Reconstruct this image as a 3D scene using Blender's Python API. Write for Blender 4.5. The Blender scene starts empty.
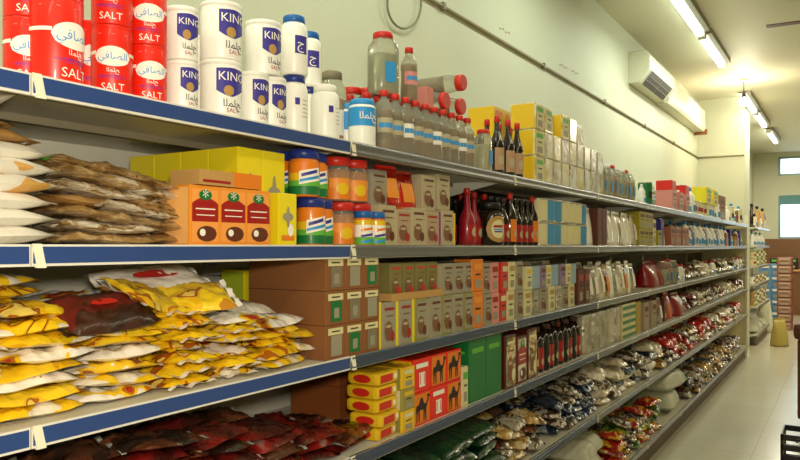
import bpy, bmesh, math, random
from mathutils import Vector, Matrix, noise
rnd = random.Random(7)
C = bpy.context.scene.collection
SC = bpy.context.scene
PI = math.pi
# ------------------------------------------------------------------ camera
F, CX, VPX, HY, CAMZ = 716.0, 1.2165, 448.0, 246.0, 1.58
SS = F*F + VPX*VPX
cam = bpy.data.objects.new('camera', bpy.data.cameras.new('camera')); C.objects.link(cam)
cam.data.sensor_width = 36; cam.data.lens = 36*F/800; cam.data.shift_y = 16/800
cam.data.clip_start = .02; cam.data.clip_end = 200
cam.location = (CX, 0, CAMZ); cam.rotation_euler = (PI/2, 0, math.atan(VPX/F))
SC.camera = cam
# ------------------------------------------------------------------ world, light, exposure
SC.view_settings.view_transform = 'Standard'; SC.view_settings.look = 'None'
SC.view_settings.gamma = 1; SC.view_settings.use_curve_mapping = False
SC.view_settings.exposure = 0.15
w = bpy.data.worlds.new('world'); SC.world = w; w.use_nodes = True
w.node_tree.nodes['Background'].inputs[0].default_value = (.93, .97, 1.0, 1)
w.node_tree.nodes['Background'].inputs[1].default_value = 3.0

def lin(h):
    h = h.lstrip('#'); r = []
    for i in (0, 2, 4):
        c = int(h[i:i+2], 16)/255
        r.append(c/12.92 if c <= .04045 else ((c+.055)/1.055)**2.4)
    return (*r, 1)

def area(name, loc, size, power, col, rot=(0, 0, 0), spread=PI):
    l = bpy.data.lights.new(name, 'AREA'); l.shape = 'RECTANGLE'; l.size, l.size_y = size
    l.energy = power; l.color = lin(col)[:3]; l.spread = spread
    o = bpy.data.objects.new(name, l); C.objects.link(o); o.location = loc; o.rotation_euler = rot
    return o
CEIL = 3.84
# unseen fill lamps added over the next aisle, ceiling tubes over the shelf front, running on behind the camera
for y, p in ((-2.2, 30), (.2, 22), (2.6, 12), (5.0, 16), (9.0, 34), (13.0, 60), (17.0, 60)):
    area('aisle_fill_light', (2.6, y, CEIL-.14), (.25, 1.6), p, 'fff2d0')  # fill lamps added for brightness, no fixtures modelled
for y, p in ((-1.0, 20), (.8, 16), (2.6, 14), (4.6, 16), (7.2, 18), (8.7, 18)): area('shelf_tube_light', (-.02, y, CEIL-.17), (.12, 1.2), p, 'f4ffee')
for y in (12.2, 13.8, 15.6, 17.4): area('far_tube_light', (.1, y, CEIL-.17), (.12, 1.2), 34, 'fff6e0')
l = bpy.data.lights.new('bulb_light', 'POINT'); l.energy = 40; l.color = lin('fff5da')[:3]; l.shadow_soft_size = .12
o = bpy.data.objects.new('bulb_light', l); C.objects.link(o); o.location = (.02, 10.7, CEIL-.44)
# the photographer's flash, weak, just beside the lens
l = bpy.data.lights.new('camera_flash', 'POINT'); l.energy = 85; l.color = lin('fff4e0')[:3]; l.shadow_soft_size = .05
o = bpy.data.objects.new('camera_flash', l); C.objects.link(o); o.location = (CX+.06, -.02, CAMZ+.12)

# ------------------------------------------------------------------ materials
MATS = {}
def mat(key, col, rough=.55, metal=0, coat=0, trans=0, emit=0, bump=0, bscale=60, alpha=1, ior=1.45, spec=.5):
    if key in MATS: return MATS[key]
    m = bpy.data.materials.new(key); m.use_nodes = True; N = m.node_tree.nodes; L = m.node_tree.links
    b = N['Principled BSDF']
    b.inputs['Base Color'].default_value = lin(col)
    b.inputs['Roughness'].default_value = rough; b.inputs['Metallic'].default_value = metal
    b.inputs['Coat Weight'].default_value = coat; b.inputs['Coat Roughness'].default_value = .08
    b.inputs['Transmission Weight'].default_value = trans; b.inputs['IOR'].default_value = ior
    b.inputs['Specular IOR Level'].default_value = spec
    b.inputs['Alpha'].default_value = alpha
    if emit:
        b.inputs['Emission Color'].default_value = lin(col); b.inputs['Emission Strength'].default_value = emit
    if bump:
        tc = N.new('ShaderNodeTexCoord'); n = N.new('ShaderNodeTexNoise'); bp = N.new('ShaderNodeBump')
        n.inputs['Scale'].default_value = bscale; n.inputs['Detail'].default_value = 4
        bp.inputs['Strength'].default_value = bump; bp.inputs['Distance'].default_value = .01
        L.new(tc.outputs['Object'], n.inputs['Vector']); L.new(n.outputs['Fac'], bp.inputs['Height']); L.new(bp.outputs[0], b.inputs['Normal'])
    MATS[key] = m; return m

def printed(key, cols, scale=14, rough=.3, coat=.4, bump=.5, bscale=30, stretch=(1, 1, 1), detail=1.5, metal=0, interp='CONSTANT', dist=.6):
    """printed foil or film: patches of ink colours (noise through a stepped ramp), creased; varies from pack to pack"""
    if key in MATS: return MATS[key]
    m = bpy.data.materials.new(key); m.use_nodes = True; N = m.node_tree.nodes; L = m.node_tree.links
    b = N['Principled BSDF']; tc = N.new('ShaderNodeTexCoord'); oi = N.new('ShaderNodeObjectInfo')
    mp = N.new('ShaderNodeMapping'); mp.inputs['Scale'].default_value = stretch
    ad = N.new('ShaderNodeVectorMath'); ad.operation = 'ADD'; mu = N.new('ShaderNodeMath'); mu.operation = 'MULTIPLY'; mu.inputs[1].default_value = 37
    L.new(oi.outputs['Random'], mu.inputs[0]); L.new(tc.outputs['Object'], mp.inputs['Vector'])
    L.new(mp.outputs[0], ad.inputs[0]); L.new(mu.outputs[0], ad.inputs[1])
    n = N.new('ShaderNodeTexNoise'); n.inputs['Scale'].default_value = scale; n.inputs['Detail'].default_value = detail; n.inputs['Distortion'].default_value = dist
    L.new(ad.outputs[0], n.inputs['Vector'])
    r = N.new('ShaderNodeValToRGB'); r.color_ramp.interpolation = interp; e = r.color_ramp.elements
    e[0].position = 0; e[0].color = lin(cols[0][1]); e[1].position = cols[1][0]; e[1].color = lin(cols[1][1])
    for p, c in cols[2:]:
        q = e.new(p); q.color = lin(c)
    L.new(n.outputs['Fac'], r.inputs[0]); L.new(r.outputs[0], b.inputs['Base Color'])
    b.inputs['Roughness'].default_value = rough; b.inputs['Coat Weight'].default_value = coat; b.inputs['Coat Roughness'].default_value = .12
    b.inputs['Metallic'].default_value = metal
    n2 = N.new('ShaderNodeTexNoise'); n2.inputs['Scale'].default_value = bscale; n2.inputs['Detail'].default_value = 3
    bp = N.new('ShaderNodeBump'); bp.inputs['Strength'].default_value = bump; bp.inputs['Distance'].default_value = .012
    L.new(ad.outputs[0], n2.inputs['Vector']); L.new(n2.outputs['Fac'], bp.inputs['Height']); L.new(bp.outputs[0], b.inputs['Normal'])
    MATS[key] = m; return m

def paint(key, c1, c2, scale, rough, bump=.05, bscale=40):
    m = printed(key, [(0, c1), (.62, c2)], scale=scale, rough=rough, coat=0, bump=bump, bscale=bscale, interp='LINEAR', detail=4, dist=0)
    return m

M_wall = paint('wall_paint', 'bfc0a4', 'c9cab0', 1.2, .6, .05, 30)
M_ceil = paint('ceiling_paint', 'c8c3a6', 'd0cbb0', .8, .6, .03, 12)
M_shelf = mat('shelf_enamel', 'd4d0be', .4)
M_shelfd = mat('shelf_rib', '7d745c', .5)
M_panel_lit = mat('panel_enamel_lit', 'cfccba', .45)  # near bays' panel, lightened in colour to stand in for the flash light
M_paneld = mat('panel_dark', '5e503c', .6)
M_blue = mat('blue_strip', '2a447c', .3, coat=.3)
M_bluedk = mat('blue_grey_strip', '4a5670', .25, .5)
M_rail = mat('rail_white', 'dcd8cc', .35)
M_chrome = mat('rail_steel', 'b9b7b0', .22, .85)
M_clip = mat('clip_white', 'e6e2c8', .4)
M_white = mat('white_plastic', 'eceae0', .35)
M_whitep = mat('white_paper', 'efe9dc', .6)
M_red = mat('red_print', 'e2220c', .38, coat=.2)
M_redd = mat('red_deep', '9c1210', .4, coat=.2)
M_redcap = mat('red_cap', 'c8281c', .35)
M_bluecap = mat('blue_cap', '1c5fa6', .35)
M_navy = mat('navy_cap', '1b2f7c', .35)
M_navyp = mat('navy_print', '38308c', .5)
M_gold = mat('gold_print', 'b08a48', .5)
M_glass = mat('clear_plastic', 'e6e6d8', .06, trans=.85, ior=1.35)
M_film = mat('clear_film', 'e6e6da', .12, trans=.6, ior=1.2)
M_dark = mat('dark_glass', '1a0d0a', .1, coat=.5)
M_black = mat('black_plastic', '16130f', .4)
M_card = mat('cardboard', '86552c', .75)
M_cardl = mat('light_cardboard', 'b98f52', .75)
M_yel = mat('yellow_card', 'e8d41a', .45, coat=.15)
M_yel2 = mat('yellow_pack', 'e2b81a', .4, coat=.2)
M_orange = mat('orange_card', 'e07a14', .45, coat=.15)
M_org2 = mat('orange_print', 'e8902c', .45)
M_green = mat('green_card', '0c6e34', .45, coat=.15)
M_greenl = mat('green_print', '5fae3c', .5)
M_purple = mat('purple_print', '8a2a86', .5)
M_beige = mat('beige_card', 'b3a684', .55)
M_cream = mat('cream_card', 'd9cf9c', .5)
M_grey = mat('grey_card', '98917c', .5)
M_coffee = mat('coffee_print', '7a5236', .5)
M_brown = mat('brown_print', '5e2a18', .5)
M_sky = mat('light_blue_print', '2f8fd0', .45)
M_skin = mat('steel_can', 'c8c4b8', .25, .8)
M_liq = mat('milky_content', 'cfc7a0', .4)
M_liqg = mat('pale_green_content', 'c6c6a0', .15, trans=.4, ior=1.3)
M_pink = mat('pink_card', 'd88c84', .5)
M_ink = mat('ink', '2a2420', .6)

# ------------------------------------------------------------------ mesh building
class MB:
    def __init__(s): s.v = []; s.f = []; s.m = []; s.sm = []
    def add(s, vs, fs, m, smooth=False):
        k = len(s.v); s.v += [tuple(p) for p in vs]
        for f in fs:
            s.f.append(tuple(i+k for i in f)); s.m.append(m); s.sm.append(smooth)
        return s
    def box(s, x0, x1, y0, y1, z0, z1, m):
        vs = [(x, y, z) for x in (x0, x1) for y in (y0, y1) for z in (z0, z1)]
        return s.add(vs, [(0, 1, 3, 2), (4, 6, 7, 5), (0, 4, 5, 1), (2, 3, 7, 6), (0, 2, 6, 4), (1, 5, 7, 3)], m)
    def cbox(s, x0, x1, y0, y1, z0, z1, m, c=.003):
        bm = bmesh.new(); bmesh.ops.create_cube(bm, size=1)
        for v in bm.verts:
            v.co = Vector(((x0+x1)/2+v.co.x*(x1-x0), (y0+y1)/2+v.co.y*(y1-y0), (z0+z1)/2+v.co.z*(z1-z0)))
        bmesh.ops.bevel(bm, geom=list(bm.edges), offset=c, segments=2, affect='EDGES', profile=.6)
        bm.verts.index_update()
        s.add([v.co[:] for v in bm.verts], [[v.index for v in f.verts] for f in bm.faces], m); bm.free(); return s
    def lathe(s, prof, m, n=20, c=(0, 0), sq=0, flat=1.0):
        """turn a profile [(r, z), ...]; sq > 0 squares the section, flat squeezes it in x"""
        vs, fs = [], []
        for r, z in prof:
            for i in range(n):
                a = 2*PI*i/n; ca, sa = math.cos(a), math.sin(a)
                k = 1/(max(abs(ca), abs(sa)))**sq if sq else 1
                vs.append((c[0]+r*ca*k*flat, c[1]+r*sa*k, z))
        for j in range(len(prof)-1):
            for i in range(n):
                a, b = j*n+i, j*n+(i+1) % n; fs.append((a, b, b+n, a+n))
        s.add(vs, fs, m, True)
        k = len(s.v)-len(vs)
        s.f.append(tuple(k+i for i in reversed(range(n)))); s.m.append(m); s.sm.append(False)
        s.f.append(tuple(k+(len(prof)-1)*n+i for i in range(n))); s.m.append(m); s.sm.append(False)
        return s
    def tube(s, pts, r, m, n=8):
        pts = [Vector(p) for p in pts]; vs, fs = [], []
        for i, p in enumerate(pts):
            d = (pts[min(i+1, len(pts)-1)]-pts[max(i-1, 0)]).normalized()
            u = d.cross(Vector((.13, .2, 1))).normalized(); w_ = d.cross(u)
            for k in range(n):
                a = 2*PI*k/n; vs.append(p+u*math.cos(a)*r+w_*math.sin(a)*r)
        for j in range(len(pts)-1):
            for i in range(n):
                a, b = j*n+i, j*n+(i+1) % n; fs.append((a, b, b+n, a+n))
        fs.append(tuple(reversed(range(n)))); fs.append(tuple((len(pts)-1)*n+i for i in range(n)))
        return s.add(vs, fs, m, True)
    def patch(s, P, s0, s1, lo, hi, m, o=.0008, n=8):
        """ink on a surface: the area between two curves lo(k), hi(k), k = -1..1"""
        vs, fs = [], []
        for i in range(n+1):
            k = -1+2*i/n; q = s0+(s1-s0)*i/n
            vs += [P(q, lo(k), o), P(q, hi(k), o)]
        for i in range(n): fs.append((2*i, 2*i+2, 2*i+3, 2*i+1))
        return s.add(vs, fs, m, True)
    def rect(s, P, s0, s1, t0, t1, m, o=.0008, n=4): return s.patch(P, s0, s1, lambda k: t0, lambda k: t1, m, o, n)
    def oval(s, P, sc, tc, a, b, m, o=.001, n=14):
        g = lambda k: math.sqrt(max(0, 1-k*k))
        return s.patch(P, sc-a, sc+a, lambda k: tc-b*g(k), lambda k: tc+b*g(k), m, o, n)
    def poly(s, P, pts, m, o=.0012):
        return s.add([P(a, b, o) for a, b in pts], [tuple(range(len(pts)))], m)
    def text(s, P, body, size, sc, tc, m, o=.0014):
        vs, fs = text_geo(body)
        if vs: s.add([P(sc+x*size, tc+y*size, o) for x, y in vs], fs, m)
        return s
    def xf(s, M):
        s.v = [tuple(M @ Vector(p)) for p in s.v]; return s
    def mesh(s, name):
        me = bpy.data.meshes.new(name); me.from_pydata(s.v, [], s.f)
        ms = []
        for m in s.m:
            if m not in ms: ms.append(m)
        for m in ms: me.materials.append(m)
        me.polygons.foreach_set('material_index', [ms.index(m) for m in s.m])
        me.polygons.foreach_set('use_smooth', s.sm); me.update(); return me
    def merged(s, *others):
        r = MB()
        for q in (s, *others):
            k = len(r.v); r.v += q.v; r.f += [tuple(i+k for i in f) for f in q.f]; r.m += q.m; r.sm += q.sm
        return r

_TG = {}
def text_geo(body):
    if body in _TG: return _TG[body]
    cu = bpy.data.curves.new('lettering', 'FONT'); cu.body = body; cu.align_x = 'CENTER'; cu.align_y = 'CENTER'; cu.resolution_u = 2
    ob = bpy.data.objects.new('lettering', cu); C.objects.link(ob)
    dg = bpy.context.evaluated_depsgraph_get(); me = bpy.data.meshes.new_from_object(ob.evaluated_get(dg))
    r = ([(v.co.x, v.co.y) for v in me.vertices], [tuple(p.vertices) for p in me.polygons])
    bpy.data.objects.remove(ob); bpy.data.curves.remove(cu); bpy.data.meshes.remove(me)
    _TG[body] = r; return r

def cylmap(r, a0=0): return lambda s, t, o: ((r+o)*math.cos(s/r+a0), (r+o)*math.sin(s/r+a0), t)
def frontmap(x): return lambda s, t, o: (x+o, s, t)
def sidemap(y): return lambda s, t, o: (s, -y-o, t)

class Proto:
    """a product: body mesh + parts, built once, set out many times"""
    def __init__(s, name, cat, parts):
        s.name, s.cat, s.parts = name, cat, parts        # parts: (name, MB, label, subs)
        s.me = None; s.flat = None
    def prep(s):
        def go(ps): return [(n, mb.mesh(n), lb, go(sub)) for n, mb, lb, sub in ps]
        s.me = go(s.parts)
    def dims(s):
        if not hasattr(s, 'dm'):
            vs = []
            def go(ps):
                for n, mb, lb, sub in ps: vs.extend(mb.v); go(sub)
            go(s.parts); s.dm = tuple(max(v[i] for v in vs)-min(v[i] for v in vs) for i in range(3))
        return s.dm
    def flatmesh(s):
        if not s.flat:
            l = []
            def go(ps):
                for n, mb, lb, sub in ps: l.append(mb); go(sub)
            go(s.parts); s.flat = l[0].merged(*l[1:]).mesh(s.name)
        return s.flat
def P_(name, mb, label=None, subs=()): return (name, mb, label, list(subs))

def put(p, loc, rot=(0, 0, 0), label='', group=None, flat=False, scale=1, cat=None, name=None):
    if flat or len(p.parts) == 1 and not p.parts[0][3]:
        o = bpy.data.objects.new(name or p.name, p.flatmesh()); C.objects.link(o)
    else:
        if not p.me: p.prep()
        o = bpy.data.objects.new(name or p.name, None); C.objects.link(o); o.empty_display_size = .05
        def go(par, ps):
            for n, me, lb, sub in ps:
                q = bpy.data.objects.new(n, me); C.objects.link(q); q.parent = par
                if lb: q['label'] = lb
                go(q, sub)
        go(o, p.me)
    o.location = loc; o.rotation_euler = rot
    o.scale = (scale,)*3 if isinstance(scale, (int, float)) else scale
    o['label'] = label; o['category'] = cat or p.cat
    if group: o['group'] = group
    return o

def one(name, mb, parent=None, label=None, cat=None, kind=None, group=None):
    o = bpy.data.objects.new(name, mb.mesh(name) if mb else None); C.objects.link(o); o.parent = parent
    if label: o['label'] = label
    if cat: o['category'] = cat
    if kind: o['kind'] = kind
    if group: o['group'] = group
    return o

ONES = 'zeroth first second third fourth fifth sixth seventh eighth ninth tenth eleventh twelfth thirteenth fourteenth fifteenth sixteenth seventeenth eighteenth nineteenth'.split()
TENS = {2: 'twent', 3: 'thirt', 4: 'fort', 5: 'fift', 6: 'sixt', 7: 'sevent', 8: 'eight', 9: 'ninet'}
def ordw(n):
    if n < 20: return ONES[n]
    t, u = divmod(n, 10); return TENS[t]+('ieth' if u == 0 else 'y-'+ONES[u]) if t < 10 else 'hundredth'

# ------------------------------------------------------------------ the room
XW, YE = -.76, 19.6
def struct(name, mb): return one(name, mb, kind='structure')
# floor: large pale glossy tiles
def tile_mat():
    m = bpy.data.materials.new('floor_tiles'); m.use_nodes = True; N = m.node_tree.nodes; L = m.node_tree.links
    b = N['Principled BSDF']; tc = N.new('ShaderNodeTexCoord'); br = N.new('ShaderNodeTexBrick')
    br.offset = 0; br.inputs['Scale'].default_value = 1
    br.inputs['Brick Width'].default_value = .6; br.inputs['Row Height'].default_value = .6; br.inputs['Mortar Size'].default_value = .004
    br.inputs['Color1'].default_value = lin('a8a28a'); br.inputs['Color2'].default_value = lin('aea890'); br.inputs['Mortar'].default_value = lin('989179')
    n = N.new('ShaderNodeTexNoise'); n.inputs['Scale'].default_value = 3; n.inputs['Detail'].default_value = 6
    r = N.new('ShaderNodeMapRange'); r.inputs[3].default_value = .17; r.inputs[4].default_value = .24
    L.new(tc.outputs['Object'], br.inputs['Vector']); L.new(tc.outputs['Object'], n.inputs['Vector'])
    L.new(n.outputs['Fac'], r.inputs[0]); L.new(r.outputs[0], b.inputs['Roughness']); L.new(br.outputs['Color'], b.inputs['Base Color'])
    return m
M_floor = tile_mat()
struct('floor', MB().box(XW, 7, -5, YE, -.1, 0, M_floor))
struct('ceiling', MB().box(XW-.15, 7, -5, YE+.15, CEIL, CEIL+.1, M_ceil))
struct('wall_left', MB().box(XW-.15, XW, -5, YE+.15, 0, CEIL, M_wall))
struct('wall_pillar', MB().box(XW, -.10, 11.9, 12.5, 0, CEIL, M_wall))
# far wall with two window openings
struct('wall_right', MB().box(7, 7.15, -5.15, YE+.15, 0, CEIL, M_wall))
struct('wall_back', MB().box(XW-.15, 7, -5.15, -5, 0, CEIL, M_wall))
wx = [(-.76, -.22), (2.6, 7)]
wb = MB()
for a, b in wx: wb.box(a, b, YE, YE+.15, 0, CEIL, M_wall)
wb.box(-.22, 2.6, YE, YE+.15, 3.74, CEIL, M_wall); wb.box(-.22, 2.6, YE, YE+.15, 2.8, 3.28, M_wall); wb.box(-.22, 2.6, YE, YE+.15, 0, 1.75, M_wall)
struct('wall_far', wb)
M_pane = mat('window_glass', 'dff0ee', .03, trans=.95, ior=1.1)
M_frame = mat('window_frame', '7f9490', .4, .4)
def window(name, x0, x1, z0, z1):
    f = MB()
    for a, b, c, d in ((x0, x1, z0, z0+.05), (x0, x1, z1-.05, z1), (x0, x0+.05, z0+.05, z1-.05), (x1-.05, x1, z0+.05, z1-.05), ((x0+x1)/2-.03, (x0+x1)/2+.03, z0+.05, z1-.05)):
        f.box(a, b, YE+.03, YE+.08, c, d, M_frame)
    r = struct(name, f); one('pane', MB().box(x0+.05, x1-.05, YE+.05, YE+.056, z0+.05, z1-.05, M_pane), r)
window('window_1', -.22, 2.6, 3.28, 3.74)
window('window_2', -.22, 2.6, 1.75, 2.8)
# blue-green blind rolled over the top of the lower window
one('roller_blind', MB().box(-.18, 2.55, YE-.03, YE+.02, 2.58, 2.8, mat('blind', '5f8f92', .7)), label='blue-green roller blind over the top of the far window', cat='blind')

# conduit along the wall, with clips
cd = MB().tube([(XW+.012, y, 2.95) for y in (-4.9, 2, 7, 11.89)], .012, mat('conduit', '8e8460', .5))
cdt = one('wall_conduit', None, label='thin grey-brown conduit running along the left wall above the shelving', cat='pipe')
one('pipe', cd, cdt)
for y in (3.6, 5.2, 6.8, 8.4, 10): one('clip', MB().box(XW, XW+.028, y-.015, y+.015, 2.93, 2.97, M_shelfd), cdt)
pc = [(XW+.02+.02*math.sin(i), 3.1+.0, 3.3) for i in range(0)]
one('conduit_far', MB().tube([(-.74, 11.885, 2.95), (-.4, 11.885, 2.95), (-.11, 11.885, 2.95)], .012, MATS['conduit']), label='short conduit across the pillar face behind the shelf end', cat='pipe')
# loop of loose cable hanging on the wall
def Yat(px, u=0.0): return (CX+u)/F*(SS/(848-px)-VPX)
ca = []
for i in range(25):
    t = PI*i/24; px = 401-17*math.cos(t); py = 4+25*math.sin(t) if 0 < i < 24 else -12
    ca.append((XW+.02, Yat(px, -XW), CAMZ+(HY-py)/(848-px)*CX*math.sqrt(SS)/F*(CX-XW)/CX))
top = ca[0]; ca = [(XW+.02, top[1]-.02, top[2]+.5)]+ca+[(XW+.02, ca[-1][1]+.02, ca[-1][2]+.5)]
one('hanging_cable', MB().tube(ca, .006, mat('cable', '7d7a5c', .5)), label='thin loop of cable hanging on the left wall above the tall jars', cat='cable')
# scuff marks where the plaster was patched
for k, (px, py) in enumerate(((560, 66), (572, 72), (500, 30), (632, 122), (655, 105))):
    Y = Yat(px, -XW); z = CAMZ+(HY-py)/(848-px)*2.336
    mk = MB(); 
    for j in range(4): mk.box(XW, XW+.002, Y+j*.05-.012, Y+j*.05+.012, z+.01*(j % 2), z+.012+.01*(j % 2), mat('scuff', 'a99a72', .7))
    one('wall_scuff', mk, kind='structure')

# air conditioner + the boxed duct after it
M_ac = mat('ac_white', 'd6d4bc', .4)
ac = one('air_conditioner', None, label='white split air conditioner high on left wall with dark outlet grille', cat='air conditioner')
prof = [(XW+.002, 3.31), (XW+.002, 3.64), (-.58, 3.64), (-.54, 3.58), (-.54, 3.44), (-.65, 3.31)]
def extr(prof, y0, y1, m):
    n = len(prof); vs = [(x, y0, z) for x, z in prof]+[(x, y1, z) for x, z in prof]
    return MB().add(vs, [tuple(range(n)), tuple(reversed(range(n, 2*n)))]+[(i, i+n, (i+1) % n+n, (i+1) % n) for i in range(n)], m)
one('housing', extr(prof, 7.73, 8.98, M_ac), ac)
g = MB(); g.add([(-.646, 7.86, 3.308), (-.539, 7.86, 3.434), (-.539, 8.86, 3.434), (-.646, 8.86, 3.308)], [(0, 1, 2, 3)], M_black)
gr = one('grille', g, ac, label='dark outlet grille')
for k in range(2):
    t = .36+.3*k; x = -.646+.107*t; z = 3.308+.126*t; one('louvre', MB().box(x-.002, x+.006, 7.87, 8.85, z-.006, z+.001, M_shelfd), gr)
one('divider', MB().add([(-.648, 8.35, 3.300), (-.535, 8.35, 3.434), (-.535, 8.37, 3.434), (-.648, 8.37, 3.300)], [(0, 1, 2, 3)], M_shelfd), gr)
one('duct_box', extr([(XW+.002, 3.30), (XW+.002, 3.60), (-.60, 3.60), (-.60, 3.34), (-.62, 3.30)], 9.0, 11.55, M_ac), label='long white boxed duct on the wall beyond the air conditioner', cat='duct')
one('duct_bracket', MB().box(XW, -.58, 11.56, 11.60, 3.26, 3.34, M_card), label='small brown bracket under the far end of the boxed duct', cat='bracket')

# ceiling lights
M_tube = mat('lit_tube', 'f2fff0', .3, emit=9)
M_batten = mat('batten', '8f8a78', .5)
def batten(y0, y1, word, n2=True):
    t = one('fluorescent_light', None, label='lit fluorescent ceiling light, '+word, cat='ceiling light', group='fluorescent battens on the ceiling')
    one('batten', MB().box(-.03, .02, y0, y1, CEIL-.06, CEIL, M_batten), t)
    one('reflector', MB().add([(-.03, y0, CEIL-.05), (-.17, y0, CEIL-.012), (-.17, y1, CEIL-.012), (-.03, y1, CEIL-.05)], [(0, 1, 2, 3)], M_white), t)

    for x in (-.09,):
        one('tube', MB().tube([(x, y0+.04, CEIL-.085), (x, y1-.04, CEIL-.085)], .019, M_tube), t, label='glowing tube')
        for yy in (y0+.02, y1-.02): one('lamp_holder', MB().box(x-.02, x+.06, yy-.015, yy+.015, CEIL-.11, CEIL-.03, M_white), t)
batten(6.35, 7.9, 'nearest of the row above the shelving')
batten(7.98, 9.4, 'second of the row, before the bare bulb')
batten(11.5, 12.9, 'third of the row, just past the bare bulb')
batten(13.1, 14.6, 'fourth of the row, deep in the shop')
batten(15.3, 17.0, 'farthest of the row, near the far windows')
b = one('bulb_lamp', None, label='glaring bare bulb on a short drop below the ceiling', cat='ceiling light')
one('ceiling_rose', MB().lathe([(.05, CEIL-.03), (.05, CEIL)], M_white, c=(.02, 10.7)), b)
one('cord', MB().tube([(.02, 10.7, CEIL-.2), (.02, 10.7, CEIL-.03)], .006, M_black), b)
one('lamp_socket', MB().lathe([(.03, CEIL-.25), (.02, CEIL-.19)], M_black, c=(.02, 10.7)), b)
one('bulb', MB().lathe([(.01, CEIL-.36), (.045, CEIL-.34), (.06, CEIL-.30), (.045, CEIL-.26), (.025, CEIL-.25)], mat('lit_bulb', 'fff2c8', .3, emit=30), c=(.02, 10.7)), b, label='glowing bulb')
# ceiling fan, blades only reach into the frame
fan = one('ceiling_fan', None, label='brown ceiling fan with one blade reaching in at the upper right', cat='fan')
fx, fy, fz = 1.25, 7.5, 3.62
one('down_rod', MB().tube([(fx, fy, fz), (fx, fy, CEIL)], .014, M_brown), fan)
one('motor', MB().lathe([(.05, fz-.06), (.11, fz-.03), (.11, fz+.03), (.05, fz+.06)], M_brown, c=(fx, fy)), fan)
for k in range(3):
    a = math.radians(183+120*k); d = Vector((math.cos(a), math.sin(a), 0)); q = Vector((-d.y, d.x, -.06))
    cpt = Vector((fx, fy, fz)); P0, P1 = cpt+d*.12, cpt+d*.68
    vs = [P0-q*.05, P0+q*.05, P1+q*.06, P1-q*.06]; vs = vs+[v+Vector((0, 0, .008)) for v in vs]
    one('blade', MB().add(vs, [(0, 3, 2, 1), (4, 5, 6, 7), (0, 1, 5, 4), (1, 2, 6, 5), (2, 3, 7, 6), (3, 0, 4, 7)], M_brown), fan)

# ------------------------------------------------------------------ shelving
TZ = [1.88, 1.58, 1.26, .97, .613, .17]           # shelf tops
TN = ['top shelf', 'second shelf', 'third shelf', 'fourth shelf', 'fifth shelf', 'bottom shelf']
DEP = .60
def shelf_parts(y0, y1, z, rail, ins, par, clip=True, tier=0):
    s = MB().box(-DEP, -.004, y0+.002, y1-.002, z-.018, z, M_shelf)
    s.box(-.05, -.004, y0+.002, y1-.002, z-.03, z-.018, M_shelfd)
    so = one('shelf_board', s, par)
    r = MB().box(-.004, .004, y0+.001, y1-.001, z-.036, z+.003, rail)
    ro = one('price_rail', r, so)
    if ins is M_blue: ps = MB().box(.004, .0055, y0+.004, y1-.004, z-.031, z-.001, ins)
    else:       # rolled steel edge, hollow in section
        pr = [(.004, z-.034), (.008, z-.032), (.0062, z-.026), (.0050, z-.018), (.0056, z-.010), (.0085, z-.003), (.004, z+.001)]
        ps = MB().add([(x, y0+.004, zz) for x, zz in pr]+[(x, y1-.004, zz) for x, zz in pr], [(i, i+7, i+8, i+1) for i in range(6)], ins, True)
    one('price_strip', ps, so, label='strip insert in the price rail')
    one('stiffener', MB().box(-.31, -.285, y0+.01, y1-.01, z-.034, z-.018, M_shelfd), so)
    bk = MB().add([(-.03, y0+.004, z-.018), (-DEP, y0+.004, z-.018), (-DEP, y0+.004, z-.10), (-.30, y0+.004, z-.075),
                   (-.03, y0+.012, z-.018), (-DEP, y0+.012, z-.018), (-DEP, y0+.012, z-.10), (-.30, y0+.012, z-.075)],
                  [(0, 1, 2, 3), (7, 6, 5, 4), (0, 4, 5, 1), (1, 5, 6, 2), (2, 6, 7, 3), (3, 7, 4, 0)], M_shelf)
    one('bracket', bk, so)
    if clip:
        one('joint_clip', MB().add([(.007, y0+.001, z+.004), (.007, y0+.018, z+.004), (.007, y0+.027, z-.039), (.007, y0+.010, z-.039),
                                    (.002, y0+.001, z+.002), (.002, y0+.014, z+.002), (.002, y0+.022, z-.038), (.002, y0+.008, z-.038)],
                                   [(0, 1, 2, 3), (0, 4, 5, 1), (1, 5, 6, 2), (2, 6, 7, 3), (3, 7, 4, 0)], M_clip), so)
seams = [-.48, .72, 1.67]+[2.857+1.2*k for k in range(8)]
def bay(y0, y1, word, i):
    t = one('shelving_unit', None, label=word, cat='shelving', group='steel shelving units along the left wall')
    near = i < 2
    one('back_panel', MB().box(-DEP-.02, -DEP, y0, y1, .06, 1.885, M_panel_lit if i < 3 else M_paneld), t)  # near bays take the panel colour with flash light put into it
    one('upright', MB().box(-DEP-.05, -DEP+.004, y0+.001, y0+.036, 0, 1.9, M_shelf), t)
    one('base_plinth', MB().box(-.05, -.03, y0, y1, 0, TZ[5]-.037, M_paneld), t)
    for k, z in enumerate(TZ):
        rail = M_rail if near else M_chrome
        ins = M_blue if near else (mat('steel_insert', '85858a', .28, .8) if k < 2 or i > 3 else M_bluedk)
        shelf_parts(y0, y1, z, rail, ins, t, True, k)
    return t
WORD = ['nearest shelving bay at the left edge holding red salt cans', 'blue-railed shelving bay holding the white salt canisters and snack bags',
        'first steel-railed bay, with clear bottles on its top shelf', 'steel-railed bay under the wrapped yellow cartons',
        'fifth shelving bay from the left, pale jars on top', 'sixth shelving bay from the left, pink boxes on top',
        'seventh shelving bay from the left, yellow box on top', 'eighth shelving bay from the left, in bright light',
        'ninth shelving bay from the left, narrow in the distance', 'tenth shelving bay, last before the wall pillar']
for i in range(len(seams)-1): bay(seams[i], seams[i+1], WORD[i], i)
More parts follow.
